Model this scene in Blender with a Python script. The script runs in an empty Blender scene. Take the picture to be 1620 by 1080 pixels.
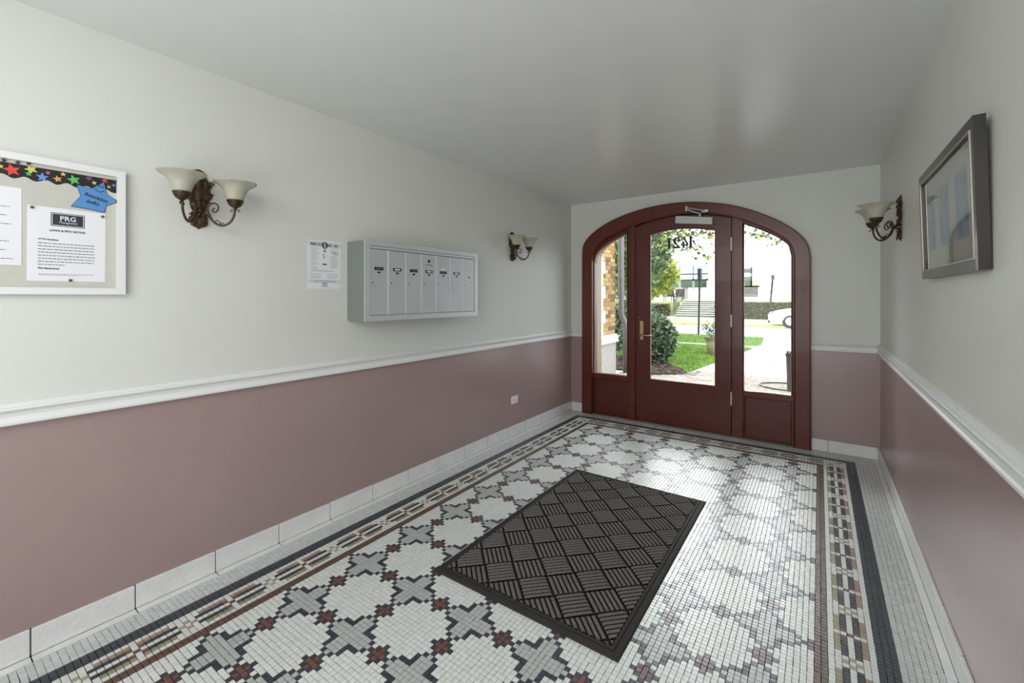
import bpy, bmesh, math, random
from mathutils import Vector, Matrix
random.seed(7)
R = math.radians
sc = bpy.context.scene

# ---------------------------------------------------------------- camera, light, exposure
H = 1.35
YAW = R(35.02)
cam_d = bpy.data.cameras.new('camera')
cam = bpy.data.objects.new('camera', cam_d)
sc.collection.objects.link(cam)
cam.location = (0, 0, H)
cam.rotation_euler = (R(90), 0, YAW)
cam_d.sensor_width = 36.0
cam_d.lens = 36.0 * 693.6 / 1620
cam_d.shift_y = -70.5 / 1620
cam_d.clip_start = 0.02
cam_d.clip_end = 300
sc.camera = cam

world = bpy.data.worlds.new('world')
sc.world = world
world.use_nodes = True
wn = world.node_tree.nodes
bg = wn['Background']
bg.inputs['Color'].default_value = (0.88, 0.94, 1.0, 1)
bg.inputs['Strength'].default_value = 4.4

def area(name, loc, rot, sx, sy, power, col=(1, 1, 1)):
    l = bpy.data.lights.new(name, 'AREA')
    l.shape = 'RECTANGLE'; l.size = sx; l.size_y = sy
    l.energy = power; l.color = col
    o = bpy.data.objects.new(name, l)
    sc.collection.objects.link(o)
    o.location = loc; o.rotation_euler = rot
    return o
# two fill lamps added behind the camera
area('upper_fill_light', (-0.8, -0.8, 2.05), (R(62), 0, 0), 2.2, 0.8, 30, (0.97, 0.985, 1.0))
area('rear_fill_light', (-0.68, -1.42, 1.25), (R(116), 0, 0), 2.1, 2.2, 52, (0.95, 0.975, 1.0))
sun_d = bpy.data.lights.new('hazy_sun', 'SUN')
sun_d.energy = 4.2; sun_d.angle = R(35); sun_d.color = (0.97, 0.985, 1.0)
sun = bpy.data.objects.new('hazy_sun', sun_d)
sc.collection.objects.link(sun)
sun.rotation_euler = (R(-58), 0, R(22))      # shines in from the street side, slightly from the left

sc.view_settings.view_transform = 'Standard'
sc.view_settings.look = 'None'
sc.view_settings.gamma = 1.0
sc.view_settings.use_curve_mapping = False
sc.view_settings.exposure = 0.06
sc.cycles.max_bounces = 10
sc.cycles.diffuse_bounces = 6
sc.cycles.transparent_max_bounces = 16
sc.cycles.sample_clamp_indirect = 6.0
sc.cycles.use_denoising = True

# ---------------------------------------------------------------- helpers
def S(r, g, b):
    def f(c):
        c /= 255.0
        return c / 12.92 if c <= 0.04045 else ((c + 0.055) / 1.055) ** 2.4
    return (f(r), f(g), f(b), 1)

MATS = {}
def mat(name, col, rough=0.5, metal=0.0, spec=0.5, bump=0.0, bscale=60.0, var=0.0, vscale=6.0, coat=0.0, trans=0.0, sheen=0.0, stretch=None, seed=0.0):
    if name in MATS: return MATS[name]
    m = bpy.data.materials.new(name); m.use_nodes = True
    nt = m.node_tree; N = nt.nodes; L = nt.links
    b = N['Principled BSDF']
    b.inputs['Base Color'].default_value = col
    b.inputs['Roughness'].default_value = rough
    b.inputs['Metallic'].default_value = metal
    b.inputs['Specular IOR Level'].default_value = spec
    b.inputs['Coat Weight'].default_value = coat
    geo = N.new('ShaderNodeNewGeometry')
    vec = geo.outputs['Position']
    if stretch:
        mp = N.new('ShaderNodeMapping'); mp.inputs['Scale'].default_value = stretch
        L.new(vec, mp.inputs['Vector']); vec = mp.outputs['Vector']
    if var > 0:
        n = N.new('ShaderNodeTexNoise'); n.inputs['Scale'].default_value = vscale; n.inputs['Detail'].default_value = 4
        L.new(vec, n.inputs['Vector'])
        mr = N.new('ShaderNodeMapRange'); mr.inputs['From Min'].default_value = 0.3; mr.inputs['From Max'].default_value = 0.7
        mr.inputs['To Min'].default_value = 1 - var; mr.inputs['To Max'].default_value = 1 + var
        L.new(n.outputs['Fac'], mr.inputs['Value'])
        mx = N.new('ShaderNodeVectorMath'); mx.operation = 'SCALE'
        mx.inputs[0].default_value = col[:3]
        L.new(mr.outputs['Result'], mx.inputs['Scale']); L.new(mx.outputs['Vector'], b.inputs['Base Color'])
    if bump > 0:
        n2 = N.new('ShaderNodeTexNoise'); n2.inputs['Scale'].default_value = bscale; n2.inputs['Detail'].default_value = 3
        L.new(vec, n2.inputs['Vector'])
        bp = N.new('ShaderNodeBump'); bp.inputs['Strength'].default_value = bump; bp.inputs['Distance'].default_value = 0.01
        L.new(n2.outputs['Fac'], bp.inputs['Height']); L.new(bp.outputs['Normal'], b.inputs['Normal'])
    MATS[name] = m
    return m

# floor lattice
AX, BY = 0.01575 * H, 0.01535 * H
X0, Y0 = -1.2635 * H, 0.7905 * H

def tile_mat(name, col, var=0.10, rough=0.36):
    """glazed / worn mosaic tile: each tile of the lattice a little lighter or darker"""
    m = bpy.data.materials.new(name); m.use_nodes = True
    nt = m.node_tree; N = nt.nodes; L = nt.links; b = N['Principled BSDF']
    geo = N.new('ShaderNodeNewGeometry')
    sub = N.new('ShaderNodeVectorMath'); sub.operation = 'SUBTRACT'; sub.inputs[1].default_value = (X0 - AX / 2, Y0 - BY / 2, -1)
    L.new(geo.outputs['Position'], sub.inputs[0])
    dv = N.new('ShaderNodeVectorMath'); dv.operation = 'DIVIDE'; dv.inputs[1].default_value = (AX, BY, 10)
    L.new(sub.outputs['Vector'], dv.inputs[0])
    fl = N.new('ShaderNodeVectorMath'); fl.operation = 'FLOOR'; L.new(dv.outputs['Vector'], fl.inputs[0])
    wn_ = N.new('ShaderNodeTexWhiteNoise'); wn_.noise_dimensions = '3D'; L.new(fl.outputs['Vector'], wn_.inputs['Vector'])
    no = N.new('ShaderNodeTexNoise'); no.inputs['Scale'].default_value = 2.2; no.inputs['Detail'].default_value = 5
    L.new(geo.outputs['Position'], no.inputs['Vector'])
    add = N.new('ShaderNodeMath'); add.operation = 'ADD'
    L.new(wn_.outputs['Value'], add.inputs[0]); L.new(no.outputs['Fac'], add.inputs[1])
    mr = N.new('ShaderNodeMapRange'); mr.inputs['From Min'].default_value = 0.2; mr.inputs['From Max'].default_value = 1.7
    mr.inputs['To Min'].default_value = 1 - var; mr.inputs['To Max'].default_value = 1 + var
    L.new(add.outputs['Value'], mr.inputs['Value'])
    mx = N.new('ShaderNodeVectorMath'); mx.operation = 'SCALE'; mx.inputs[0].default_value = col[:3]
    L.new(mr.outputs['Result'], mx.inputs['Scale']); L.new(mx.outputs['Vector'], b.inputs['Base Color'])
    b.inputs['Roughness'].default_value = rough
    b.inputs['Specular IOR Level'].default_value = 1.0
    # every tile lies a touch out of level
    bp = N.new('ShaderNodeBump'); bp.inputs['Strength'].default_value = 0.35; bp.inputs['Distance'].default_value = 0.004
    n3 = N.new('ShaderNodeTexNoise'); n3.inputs['Scale'].default_value = 28; L.new(geo.outputs['Position'], n3.inputs['Vector'])
    L.new(n3.outputs['Fac'], bp.inputs['Height']); L.new(bp.outputs['Normal'], b.inputs['Normal'])
    MATS[name] = m
    return m

def glass_mat(name, tint, refl=1.0):
    m = bpy.data.materials.new(name); m.use_nodes = True
    nt = m.node_tree; N = nt.nodes; L = nt.links
    N.remove(N['Principled BSDF'])
    out = N['Material Output']
    tr = N.new('ShaderNodeBsdfTransparent'); tr.inputs['Color'].default_value = (*tint, 1)
    gl = N.new('ShaderNodeBsdfGlossy'); gl.inputs['Roughness'].default_value = 0.01
    fr = N.new('ShaderNodeFresnel'); fr.inputs['IOR'].default_value = 1.45
    ml = N.new('ShaderNodeMath'); ml.operation = 'MULTIPLY'; ml.inputs[1].default_value = refl
    L.new(fr.outputs['Fac'], ml.inputs[0])
    mx = N.new('ShaderNodeMixShader')
    L.new(ml.outputs['Value'], mx.inputs['Fac']); L.new(tr.outputs['BSDF'], mx.inputs[1]); L.new(gl.outputs['BSDF'], mx.inputs[2])
    L.new(mx.outputs['Shader'], out.inputs['Surface'])
    MATS[name] = m
    return m

def translucent_mat(name, col, tcol, mixf=0.4, rough=0.3):
    m = bpy.data.materials.new(name); m.use_nodes = True
    nt = m.node_tree; N = nt.nodes; L = nt.links
    b = N['Principled BSDF']; b.inputs['Base Color'].default_value = col; b.inputs['Roughness'].default_value = rough
    t = N.new('ShaderNodeBsdfTranslucent'); t.inputs['Color'].default_value = tcol
    mx = N.new('ShaderNodeMixShader'); mx.inputs['Fac'].default_value = mixf
    L.new(b.outputs['BSDF'], mx.inputs[1]); L.new(t.outputs['BSDF'], mx.inputs[2])
    L.new(mx.outputs['Shader'], N['Material Output'].inputs['Surface'])
    n = N.new('ShaderNodeTexNoise'); n.inputs['Scale'].default_value = 25; n.inputs['Detail'].default_value = 4
    cr = N.new('ShaderNodeValToRGB')
    cr.color_ramp.elements[0].color = tuple(c * 0.88 for c in col[:3]) + (1,); cr.color_ramp.elements[0].position = 0.3
    cr.color_ramp.elements[1].color = col; cr.color_ramp.elements[1].position = 0.65
    g = N.new('ShaderNodeNewGeometry'); L.new(g.outputs['Position'], n.inputs['Vector'])
    L.new(n.outputs['Fac'], cr.inputs['Fac']); L.new(cr.outputs['Color'], b.inputs['Base Color'])
    MATS[name] = m
    return m

class MB:
    def __init__(s): s.v = []; s.f = []; s.mi = []; s.smooth = False
    def add(s, vs, fs, mi=0):
        o = len(s.v); s.v += [tuple(p) for p in vs]
        s.f += [tuple(i + o for i in f) for f in fs]; s.mi += [mi] * len(fs)
        return s
    def box(s, x0, x1, y0, y1, z0, z1, mi=0):
        return s.add([(x0,y0,z0),(x1,y0,z0),(x1,y1,z0),(x0,y1,z0),(x0,y0,z1),(x1,y0,z1),(x1,y1,z1),(x0,y1,z1)],
                     [(0,3,2,1),(4,5,6,7),(0,1,5,4),(1,2,6,5),(2,3,7,6),(3,0,4,7)], mi)
    def cbox(s, x0, x1, y0, y1, z0, z1, c=0.003, mi=0):
        """box with chamfered edges (24 vertices)"""
        c = min(c, (x1-x0)*.45, (y1-y0)*.45, (z1-z0)*.45)
        bm = bmesh.new(); bmesh.ops.create_cube(bm, size=1)
        for v in bm.verts:
            v.co = Vector(((x0+x1)/2 + v.co.x*(x1-x0), (y0+y1)/2 + v.co.y*(y1-y0), (z0+z1)/2 + v.co.z*(z1-z0)))
        bmesh.ops.bevel(bm, geom=bm.edges[:], offset=c, segments=1, affect='EDGES')
        bm.verts.index_update()
        s.add([v.co[:] for v in bm.verts], [[v.index for v in f.verts] for f in bm.faces], mi); bm.free()
        return s
    def prism(s, poly, fn0, fn1, mi=0):
        """poly: 2D points counter-clockwise; fn0/fn1 map a 2D point to the near / far 3D point"""
        n = len(poly)
        vs = [fn0(*p) for p in poly] + [fn1(*p) for p in poly]
        fs = [tuple(range(n)), tuple(range(2*n-1, n-1, -1))] + [(i, n+i, n+(i+1)%n, (i+1)%n) for i in range(n)]
        return s.add(vs, fs, mi)
    def strip(s, lo, hi, y0, y1, mi=0):
        """wall-plane band between polylines lo and hi (same count, (x,z)), from y0 (front) to y1"""
        n = len(lo); vs = []
        for y in (y0, y1):
            vs += [(p[0], y, p[1]) for p in lo] + [(p[0], y, p[1]) for p in hi]
        A, B, Cc, D = 0, n, 2*n, 3*n
        fs = []
        for i in range(n-1):
            fs.append((A+i, A+i+1, B+i+1, B+i)); fs.append((Cc+i, D+i, D+i+1, Cc+i+1))
            fs.append((A+i, Cc+i, Cc+i+1, A+i+1)); fs.append((B+i, B+i+1, D+i+1, D+i))
        fs.append((A, B, D, Cc)); fs.append((A+n-1, Cc+n-1, D+n-1, B+n-1))
        return s.add(vs, fs, mi)
    def tube(s, pts, r, seg=8, closed=False, mi=0, cap=True, ends=None):
        pts = [Vector(p) for p in pts]; n = len(pts)
        rr = r if isinstance(r, (list, tuple)) else [r]*n
        rings = []; up = None
        for i, p in enumerate(pts):
            a = pts[(i-1) % n] if (closed or i > 0) else p
            b = pts[(i+1) % n] if (closed or i < n-1) else p
            t = (b - a)
            t = t.normalized() if t.length > 1e-9 else Vector((0,0,1))
            if up is None:
                up = Vector((0,0,1)) if abs(t.z) < 0.9 else Vector((1,0,0))
            u = (up - t*up.dot(t))
            if u.length < 1e-6: u = Vector((1,0,0)) - t*t.x
            u.normalize(); w = t.cross(u); up = u
            rings.append([tuple(p + (u*math.cos(2*math.pi*k/seg) + w*math.sin(2*math.pi*k/seg))*rr[i]) for k in range(seg)])
        vs = [q for ring in rings for q in ring]; fs = []
        m = n if closed else n-1
        for i in range(m):
            j = (i+1) % n
            for k in range(seg):
                fs.append((i*seg+k, j*seg+k, j*seg+(k+1)%seg, i*seg+(k+1)%seg))
        if cap and not closed:
            fs.append(tuple(range(seg))); fs.append(tuple((n-1)*seg+k for k in range(seg-1, -1, -1)))
        return s.add(vs, fs, mi)
    def lathe(s, prof, c=(0,0,0), seg=28, mi=0, wob=None):
        """prof: list of (r, z), turned about the vertical through c"""
        n = len(prof); vs = []
        for i, (r, z) in enumerate(prof):
            for k in range(seg):
                a = 2*math.pi*k/seg
                q = r + (wob(a, i) if wob else 0)
                vs.append((c[0]+q*math.cos(a), c[1]+q*math.sin(a), c[2]+z))
        fs = [(i*seg+k, i*seg+(k+1)%seg, (i+1)*seg+(k+1)%seg, (i+1)*seg+k) for i in range(n-1) for k in range(seg)]
        return s.add(vs, fs, mi)
    def build(s, name, mats, parent=None, smooth=False, loc=None):
        me = bpy.data.meshes.new(name); me.from_pydata(s.v, [], s.f)
        if not isinstance(mats, (list, tuple)): mats = [mats]
        for m in mats: me.materials.append(m)
        if len(mats) > 1: me.polygons.foreach_set('material_index', s.mi)
        if smooth: me.polygons.foreach_set('use_smooth', [True]*len(me.polygons))
        me.update()
        return link(name, me, parent, loc)

def link(name, me, parent=None, loc=None, mat_=None):
    o = bpy.data.objects.new(name, me)
    sc.collection.objects.link(o)
    if parent is not None: o.parent = parent
    if loc is not None: o.location = loc
    return o

def fix(o):
    bm = bmesh.new(); bm.from_mesh(o.data); bmesh.ops.recalc_face_normals(bm, faces=bm.faces); bm.to_mesh(o.data); bm.free()
    return o

def tag(o, label=None, cat=None, group=None, kind=None):
    if label: o['label'] = label
    if cat: o['category'] = cat
    if group: o['group'] = group
    if kind: o['kind'] = kind
    return o

def empty(name, loc=(0,0,0), rz=0.0, **k):
    o = bpy.data.objects.new(name, None); sc.collection.objects.link(o)
    o.empty_display_size = 0.1
    o.location = loc; o.rotation_euler = (0,0,rz)
    return tag(o, **k)

def lerp_poly(pts, x):
    if x <= pts[0][0]: return pts[0][1]
    for a, b in zip(pts, pts[1:]):
        if x <= b[0]:
            t = (x-a[0])/(b[0]-a[0]) if b[0] > a[0] else 0
            return a[1] + t*(b[1]-a[1])
    return pts[-1][1]

def smooth_poly(pts, n=2):
    for _ in range(n):
        q = [pts[0]]
        for a, b in zip(pts, pts[1:]):
            q.append((a[0]*.75+b[0]*.25, a[1]*.75+b[1]*.25)); q.append((a[0]*.25+b[0]*.75, a[1]*.25+b[1]*.75))
        q.append(pts[-1]); pts = q
    return pts

def text_mb(txt, size, fn, extrude=0.0006, bold=0.0, align='CENTER', mirror=False, width=None, shear=0.0):
    """flat lettering; fn maps (right, up, out) in metres to a world point"""
    c = bpy.data.curves.new('t', 'FONT'); c.body = txt; c.size = size; c.align_x = align; c.extrude = extrude
    c.offset = bold; c.resolution_u = 2; c.shear = shear
    o = bpy.data.objects.new('t', c); sc.collection.objects.link(o)
    bpy.context.view_layer.update()
    me = bpy.data.meshes.new_from_object(o.evaluated_get(bpy.context.evaluated_depsgraph_get()))
    vs = [v.co.copy() for v in me.vertices]; fs = [tuple(p.vertices) for p in me.polygons]
    k = 1.0
    if width and vs:
        w = max(v.x for v in vs) - min(v.x for v in vs); k = width / w if w else 1
    bpy.data.objects.remove(o); bpy.data.curves.remove(c); bpy.data.meshes.remove(me)
    mb = MB(); mb.add([fn(v.x*k*(-1 if mirror else 1), v.y, v.z + extrude) for v in vs], fs)
    return mb

# ---------------------------------------------------------------- materials
wall_up = mat('wall_paint_grey', S(213, 214, 208), rough=0.40, spec=0.4, bump=0.05, bscale=90, var=0.012, vscale=2.5)
wall_lo = mat('wall_paint_mauve', S(160, 138, 136), rough=0.28, spec=0.75, bump=0.05, bscale=90, var=0.02, vscale=3)
ceil_m = mat('ceiling_paint', S(224, 225, 222), rough=0.30, spec=0.4, bump=0.04, bscale=50, var=0.01)
white_trim = mat('white_trim_paint', S(226, 226, 226), rough=0.35, spec=0.5)
base_m = mat('baseboard_tile', S(222, 222, 222), rough=0.4, bump=0.5, bscale=45, var=0.05, vscale=9)
grout = mat('grout', S(46, 47, 46), rough=0.9, var=0.1, vscale=30)
wood = mat('cherry_wood', S(92, 36, 23), rough=0.3, spec=0.4, coat=0.08, var=0.14, vscale=5, stretch=(9, 9, 0.9), bump=0.04, bscale=20)
wood_h = mat('cherry_wood_panel', S(88, 33, 25), rough=0.3, spec=0.4, coat=0.08, var=0.10, vscale=5, stretch=(1.0, 6, 9), bump=0.04, bscale=20)
bead_m = mat('glazing_bead', S(165, 146, 122), rough=0.3, spec=0.6)
glass = glass_mat('window_glass', (0.87, 0.885, 0.875))
brass = mat('brass', S(186, 164, 120), rough=0.28, metal=1.0)
steel = mat('brushed_aluminium', S(196, 198, 200), rough=0.42, metal=0.4, spec=0.6, var=0.05, vscale=5)
steel_f = mat('aluminium_frame', S(205, 208, 209), rough=0.36, metal=0.4, spec=0.6)
box_side = mat('grey_steel_box', S(128, 134, 128), rough=0.5, metal=0.2, bump=0.1, bscale=160)
bronze = mat('antique_bronze', S(84, 68, 50), rough=0.34, metal=0.8, bump=0.3, bscale=180, var=0.35, vscale=40)
shade_m = translucent_mat('alabaster_glass', S(208, 206, 190), S(214, 211, 193), 0.35)
paper = mat('white_paper', S(226, 226, 230), rough=0.8, spec=0.2)
ink = mat('black_ink', S(40, 40, 42), rough=0.7, spec=0.2)
ink_soft = mat('grey_ink', S(92, 92, 96), rough=0.8, spec=0.2)
cork = mat('board_fabric', S(196, 195, 186), rough=0.9, bump=0.3, bscale=400, var=0.03, vscale=50)
black_m = mat('black_print', S(26, 24, 26), rough=0.5)
plastic_w = mat('white_plastic', S(228, 228, 228), rough=0.35)
dark_plastic = mat('black_plastic', S(30, 32, 33), rough=0.4)

T_WHITE = tile_mat('mosaic_white', S(214, 218, 214), 0.07)
T_GREY = tile_mat('mosaic_grey', S(176, 180, 178), 0.07)
T_DARK = tile_mat('mosaic_black', S(46, 52, 62), 0.25, 0.34)
T_RED = tile_mat('mosaic_oxblood', S(106, 68, 60), 0.15, 0.34)
T_BROWN = tile_mat('mosaic_brown', S(92, 68, 58), 0.18, 0.34)
T_OLIVE = tile_mat('mosaic_olive', S(144, 142, 108), 0.12)
T_PINK = tile_mat('mosaic_rose', S(156, 130, 115), 0.1)
T_TAN = tile_mat('mosaic_tan', S(168, 156, 136), 0.1)
T_FIELD = tile_mat('mosaic_outer_field', S(196, 200, 198), 0.13, 0.28)
TM = {'w': T_WHITE, 'g': T_GREY, 'k': T_DARK, 'r': T_RED, 'b': T_BROWN, 'o': T_OLIVE, 'p': T_PINK, 't': T_TAN, 'f': T_FIELD}

# ---------------------------------------------------------------- room shell
XL, XR, YF, YB, ZC = -2.435, 0.413, 4.712, -1.5, 2.445
ZR = 0.912          # colour change behind the chair rail
def wall_side(name, x0, x1, label):
    m = MB(); m.box(x0, x1, YB, YF + 0.22, -0.12, ZR, 0); m.box(x0, x1, YB, YF + 0.22, ZR, ZC + 0.12, 1)
    return tag(m.build(name, [wall_lo, wall_up]), label, 'wall', kind='structure')
wl = wall_side('wall_left', XL - 0.2, XL, 'left wall painted grey above the chair rail and mauve below')
wr = wall_side('wall_right', XR, XR + 0.2, 'right wall painted grey above the chair rail and mauve below')
m = MB(); m.box(XL - 0.2, XR + 0.2, YB, YF + 0.22, ZC, ZC + 0.12)
tag(m.build('ceiling', ceil_m), 'plain pale grey ceiling', 'ceiling', kind='structure')
m = MB(); m.box(XL - 0.2, XR + 0.2, YB - 0.12, YB, -0.12, ZR, 0); m.box(XL - 0.2, XR + 0.2, YB - 0.12, YB, ZR, ZC + 0.12, 1)
tag(m.build('wall_back', [wall_lo, wall_up]), 'wall behind the photographer', 'wall', kind='structure')

def K(p, y):            # point measured on the far wall's plane, moved along its sight line to depth y
    k = y / 4.7115
    return (p[0]*k, H + (p[1]-H)*k)

OUT = [(-2.293,1.80),(-2.291,1.91),(-2.272,1.985),(-2.187,2.075),(-2.046,2.166),(-1.835,2.252),(-1.551,2.314),(-1.25,2.334),(-1.012,2.317),(-0.757,2.266),(-0.581,2.203),(-0.373,2.1),(-0.215,1.992),(-0.12,1.893),(-0.073,1.811),(-0.06,1.70)]
INN = [(-2.164,1.74),(-2.162,1.84),(-2.13,1.905),(-2.046,1.984),(-1.954,2.034),(-1.733,2.115),(-1.5,2.172),(-1.209,2.207),(-1.0,2.197),(-0.82,2.163),(-0.701,2.127),(-0.603,2.086),(-0.373,1.965),(-0.254,1.878),(-0.206,1.80),(-0.192,1.70)]
YC = 4.66               # casing face
OUTC = smooth_poly([K(p, YC) for p in OUT]); INNC = smooth_poly([K(p, YC) for p in INN])
def resample(pts, n):
    L = [0]
    for a, b in zip(pts, pts[1:]): L.append(L[-1] + math.dist(a, b))
    out = []
    for i in range(n):
        d = L[-1]*i/(n-1); j = 0
        while j < len(L)-2 and L[j+1] < d: j += 1
        t = (d-L[j])/(L[j+1]-L[j]) if L[j+1] > L[j] else 0
        out.append((pts[j][0]+t*(pts[j+1][0]-pts[j][0]), pts[j][1]+t*(pts[j+1][1]-pts[j][1])))
    return out
NA = 72
oc = resample(OUTC, NA); ic = resample(INNC, NA)
XO0, XO1 = oc[0][0], oc[-1][0]     # casing outer sides
XI0, XI1 = ic[0][0], ic[-1][0]
oc = [(XO0, 0.0), (XO0, 0.9)] + oc + [(XO1, 0.9), (XO1, 0.0)]
ic = [(XI0, 0.0), (XI0, 0.9)] + ic + [(XI1, 0.9), (XI1, 0.0)]
mid = [((a[0]+b[0])/2, (a[1]+b[1])/2) for a, b in zip(oc, ic)]

# far wall with the arched opening
fw = MB()
def fwpoly(poly, mi):
    fw.prism(poly, lambda x, z: (x, YF, z), lambda x, z: (x, YF+0.2, z), mi)
def q4(x0, x1, z0, z1): return [(x0,z0),(x1,z0),(x1,z1),(x0,z1)]
fwpoly(q4(XL, mid[0][0], -0.1, ZR), 0); fwpoly(q4(mid[-1][0], XR, -0.1, ZR), 0)
fwpoly(q4(XL, mid[0][0], ZR, ZC), 1); fwpoly(q4(mid[-1][0], XR, ZR, ZC), 1)
up = [p for p in mid if p[1] > ZR]
for a, b in zip(up, up[1:]):
    if abs(b[0]-a[0]) > 1e-5: fwpoly([(a[0],a[1]),(b[0],b[1]),(b[0],ZC),(a[0],ZC)], 1)
wall_far = tag(fw.build('wall_far', [wall_lo, wall_up]), 'far wall pierced by the arched entrance', 'wall', kind='structure')

# ---------------------------------------------------------------- floor: mosaic of small square tiles, each one real
floor_m = MB(); floor_m.box(XL, XR, YB, YF + 0.2, -0.12, -0.0035)
floor = tag(floor_m.build('floor', grout), 'mosaic tile floor with a star pattern and striped border', 'floor', kind='structure')

def star_field(a, b):
    i = (a + 8) % 16 - 8; j = (b + 8) % 16 - 8      # red plus centred on (0,0) and on (8,8)
    d0 = abs(i) + abs(j)
    i2 = a % 16 - 8; j2 = b % 16 - 8
    d1 = abs(i2) + abs(j2)
    if d0 <= 1 or d1 <= 1: return 'r'
    if d0 == 2 or d1 == 2: return 'k'
    # star centred where a = 8 mod 16, b = 0 mod 16 ; p along a, q along b
    p, q = a % 16 - 8, (b + 8) % 16 - 8
    P, Q = abs(p), abs(q)
    if (P <= 1 and Q <= 4) or (Q <= 1 and P <= 4): return 'g'
    if (P, Q) in ((0,5),(5,0)): return 'g'
    if (P, Q) in ((1,5),(5,1)): return 'k'
    if (P, Q) in ((2,2),(2,3),(2,4),(3,2),(4,2)): return 'k'
    return 'w'

def border(r, t):
    """r 1..7 counted out from the field, t position along the border (motif centre at t=15 mod 16, separator at 7)"""
    u = (t + 1) % 16
    if u > 8: u = 16 - u                # 0 = tan cross centre, 8 = separator
    if u == 0: return {3: 't', 5: 't'}.get(r, 'w')
    if u == 1: return 't' if r == 4 else 'w'
    if u == 8: return 'r' if r == 4 else 'w'
    if u == 2: return 'k' if r in (3, 5) else 'w'
    c = {1: 'w', 2: 'o', 3: 'k', 4: 'w', 5: 'k', 6: 'p', 7: 'w'}[r]
    if u == 7 and r in (3, 5): return 'r'
    return c

AL, AR, BF = -14, 79, 155               # inner field limits (a from AL to AR, b up to BF)
def tile_kind(a, b):
    da = max(AL - a, a - AR, 0); db = max(b - BF, 0); d = max(da, db)
    if d == 0: return star_field(a, b)
    if d <= 2: return 'b'
    if d <= 9:
        r = d - 2
        if da >= db: return border(r, b) if not (db > 2) else ('w' if r in (1, 4, 7) or da != db else 'k')
        return border(r, a + 4) if not (da > 2) else 'w'
    if d <= 12: return 'k'
    return 'f'

XSL, XSR = -2.383, 0.368                # inner edges of the shoe strips
cells = []
a0 = int(math.floor((XSL - X0)/AX + 0.5)); a1 = int(math.floor((XSR - X0)/AX + 0.5))
b0 = int(math.floor((YB - Y0)/BY)) + 1; b1 = int(math.floor((YF + 0.1 - Y0)/BY))
F_ = (-math.sin(YAW), math.cos(YAW)); R_ = (math.cos(YAW), math.sin(YAW))
def pix(x, y, z=0.0):
    d = x*F_[0] + y*F_[1]
    if d < 0.1: return None
    s_ = x*R_[0] + y*R_[1]
    return (810 + 693.6*s_/d, 469.5 - 693.6*(z-H)/d, d)
for a in range(a0, a1+1):
    for b in range(b0, b1+1):
        x, y = X0 + a*AX, Y0 + b*BY
        p = pix(x, y); vis = p is not None and -5 < p[0] < 1625 and p[1] < 1084
        under_mat = -1.545 < x < -0.62 and 1.565 < y < 3.075
        k = tile_kind(a, b)
        cells.append([-(1e9 if (not vis or under_mat) else p[2]), a, b, x, y, k])
cells.sort(key=lambda c: -c[0])
def tile_geo(x, y, k, rnd):
    hx, hy = AX/2 - 0.0008, BY/2 - 0.0011
    if k == 'f':
        hx, hy = AX/2 - 0.0007, BY/2 - 0.0006
    jx, jy = rnd.uniform(-.0005, .0005), rnd.uniform(-.0004, .0004)
    x0, x1 = x - hx + jx, x + hx + jx
    x0 = max(x0, XSL + 0.0006); x1 = min(x1, XSR - 0.0006)
    y0, y1 = y - hy + jy, y + hy + jy
    z = rnd.uniform(-0.0003, 0.0003); c = 0.0007
    return [(x0,y0,-.004),(x1,y0,-.004),(x1,y1,-.004),(x0,y1,-.004),(x0,y0,z-c),(x1,y0,z-c),(x1,y1,z-c),(x0,y1,z-c),(x0+c,y0+c,z),(x1-c,y0+c,z),(x1-c,y1-c,z),(x0+c,y1-c,z)]
TF = [(8,9,10,11),(4,5,9,8),(5,6,10,9),(6,7,11,10),(7,4,8,11),(0,1,5,4),(1,2,6,5),(2,3,7,6),(3,0,4,7)]
rnd = random.Random(3)
near = cells[:300]; rest = cells[300:]
tile_mesh = {}
for k, mt in TM.items():
    mb = MB(); mb.add(tile_geo(0, 0, 'w', random.Random(1)), TF)
    me = bpy.data.meshes.new('mosaic_tile'); me.from_pydata(mb.v, [], mb.f); me.materials.append(mt); me.update()
    tile_mesh[k] = me
for _, a, b, x, y, k in near:
    link('mosaic_tile', tile_mesh[k], floor, (x + rnd.uniform(-.0004,.0004), y + rnd.uniform(-.0004,.0004), rnd.uniform(-.0003,.0003)))
order = list(TM)
mb = MB()
for _, a, b, x, y, k in rest:
    g = tile_geo(x, y, k, rnd)
    if g[1][0] - g[0][0] < 0.003: continue
    if y + BY/2 > YF and not (XI0 < x < XI1): continue
    mb.add(g, TF, order.index(k))
o = mb.build('mosaic_tiles', [TM[k] for k in order], floor); o['kind'] = 'stuff'

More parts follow.
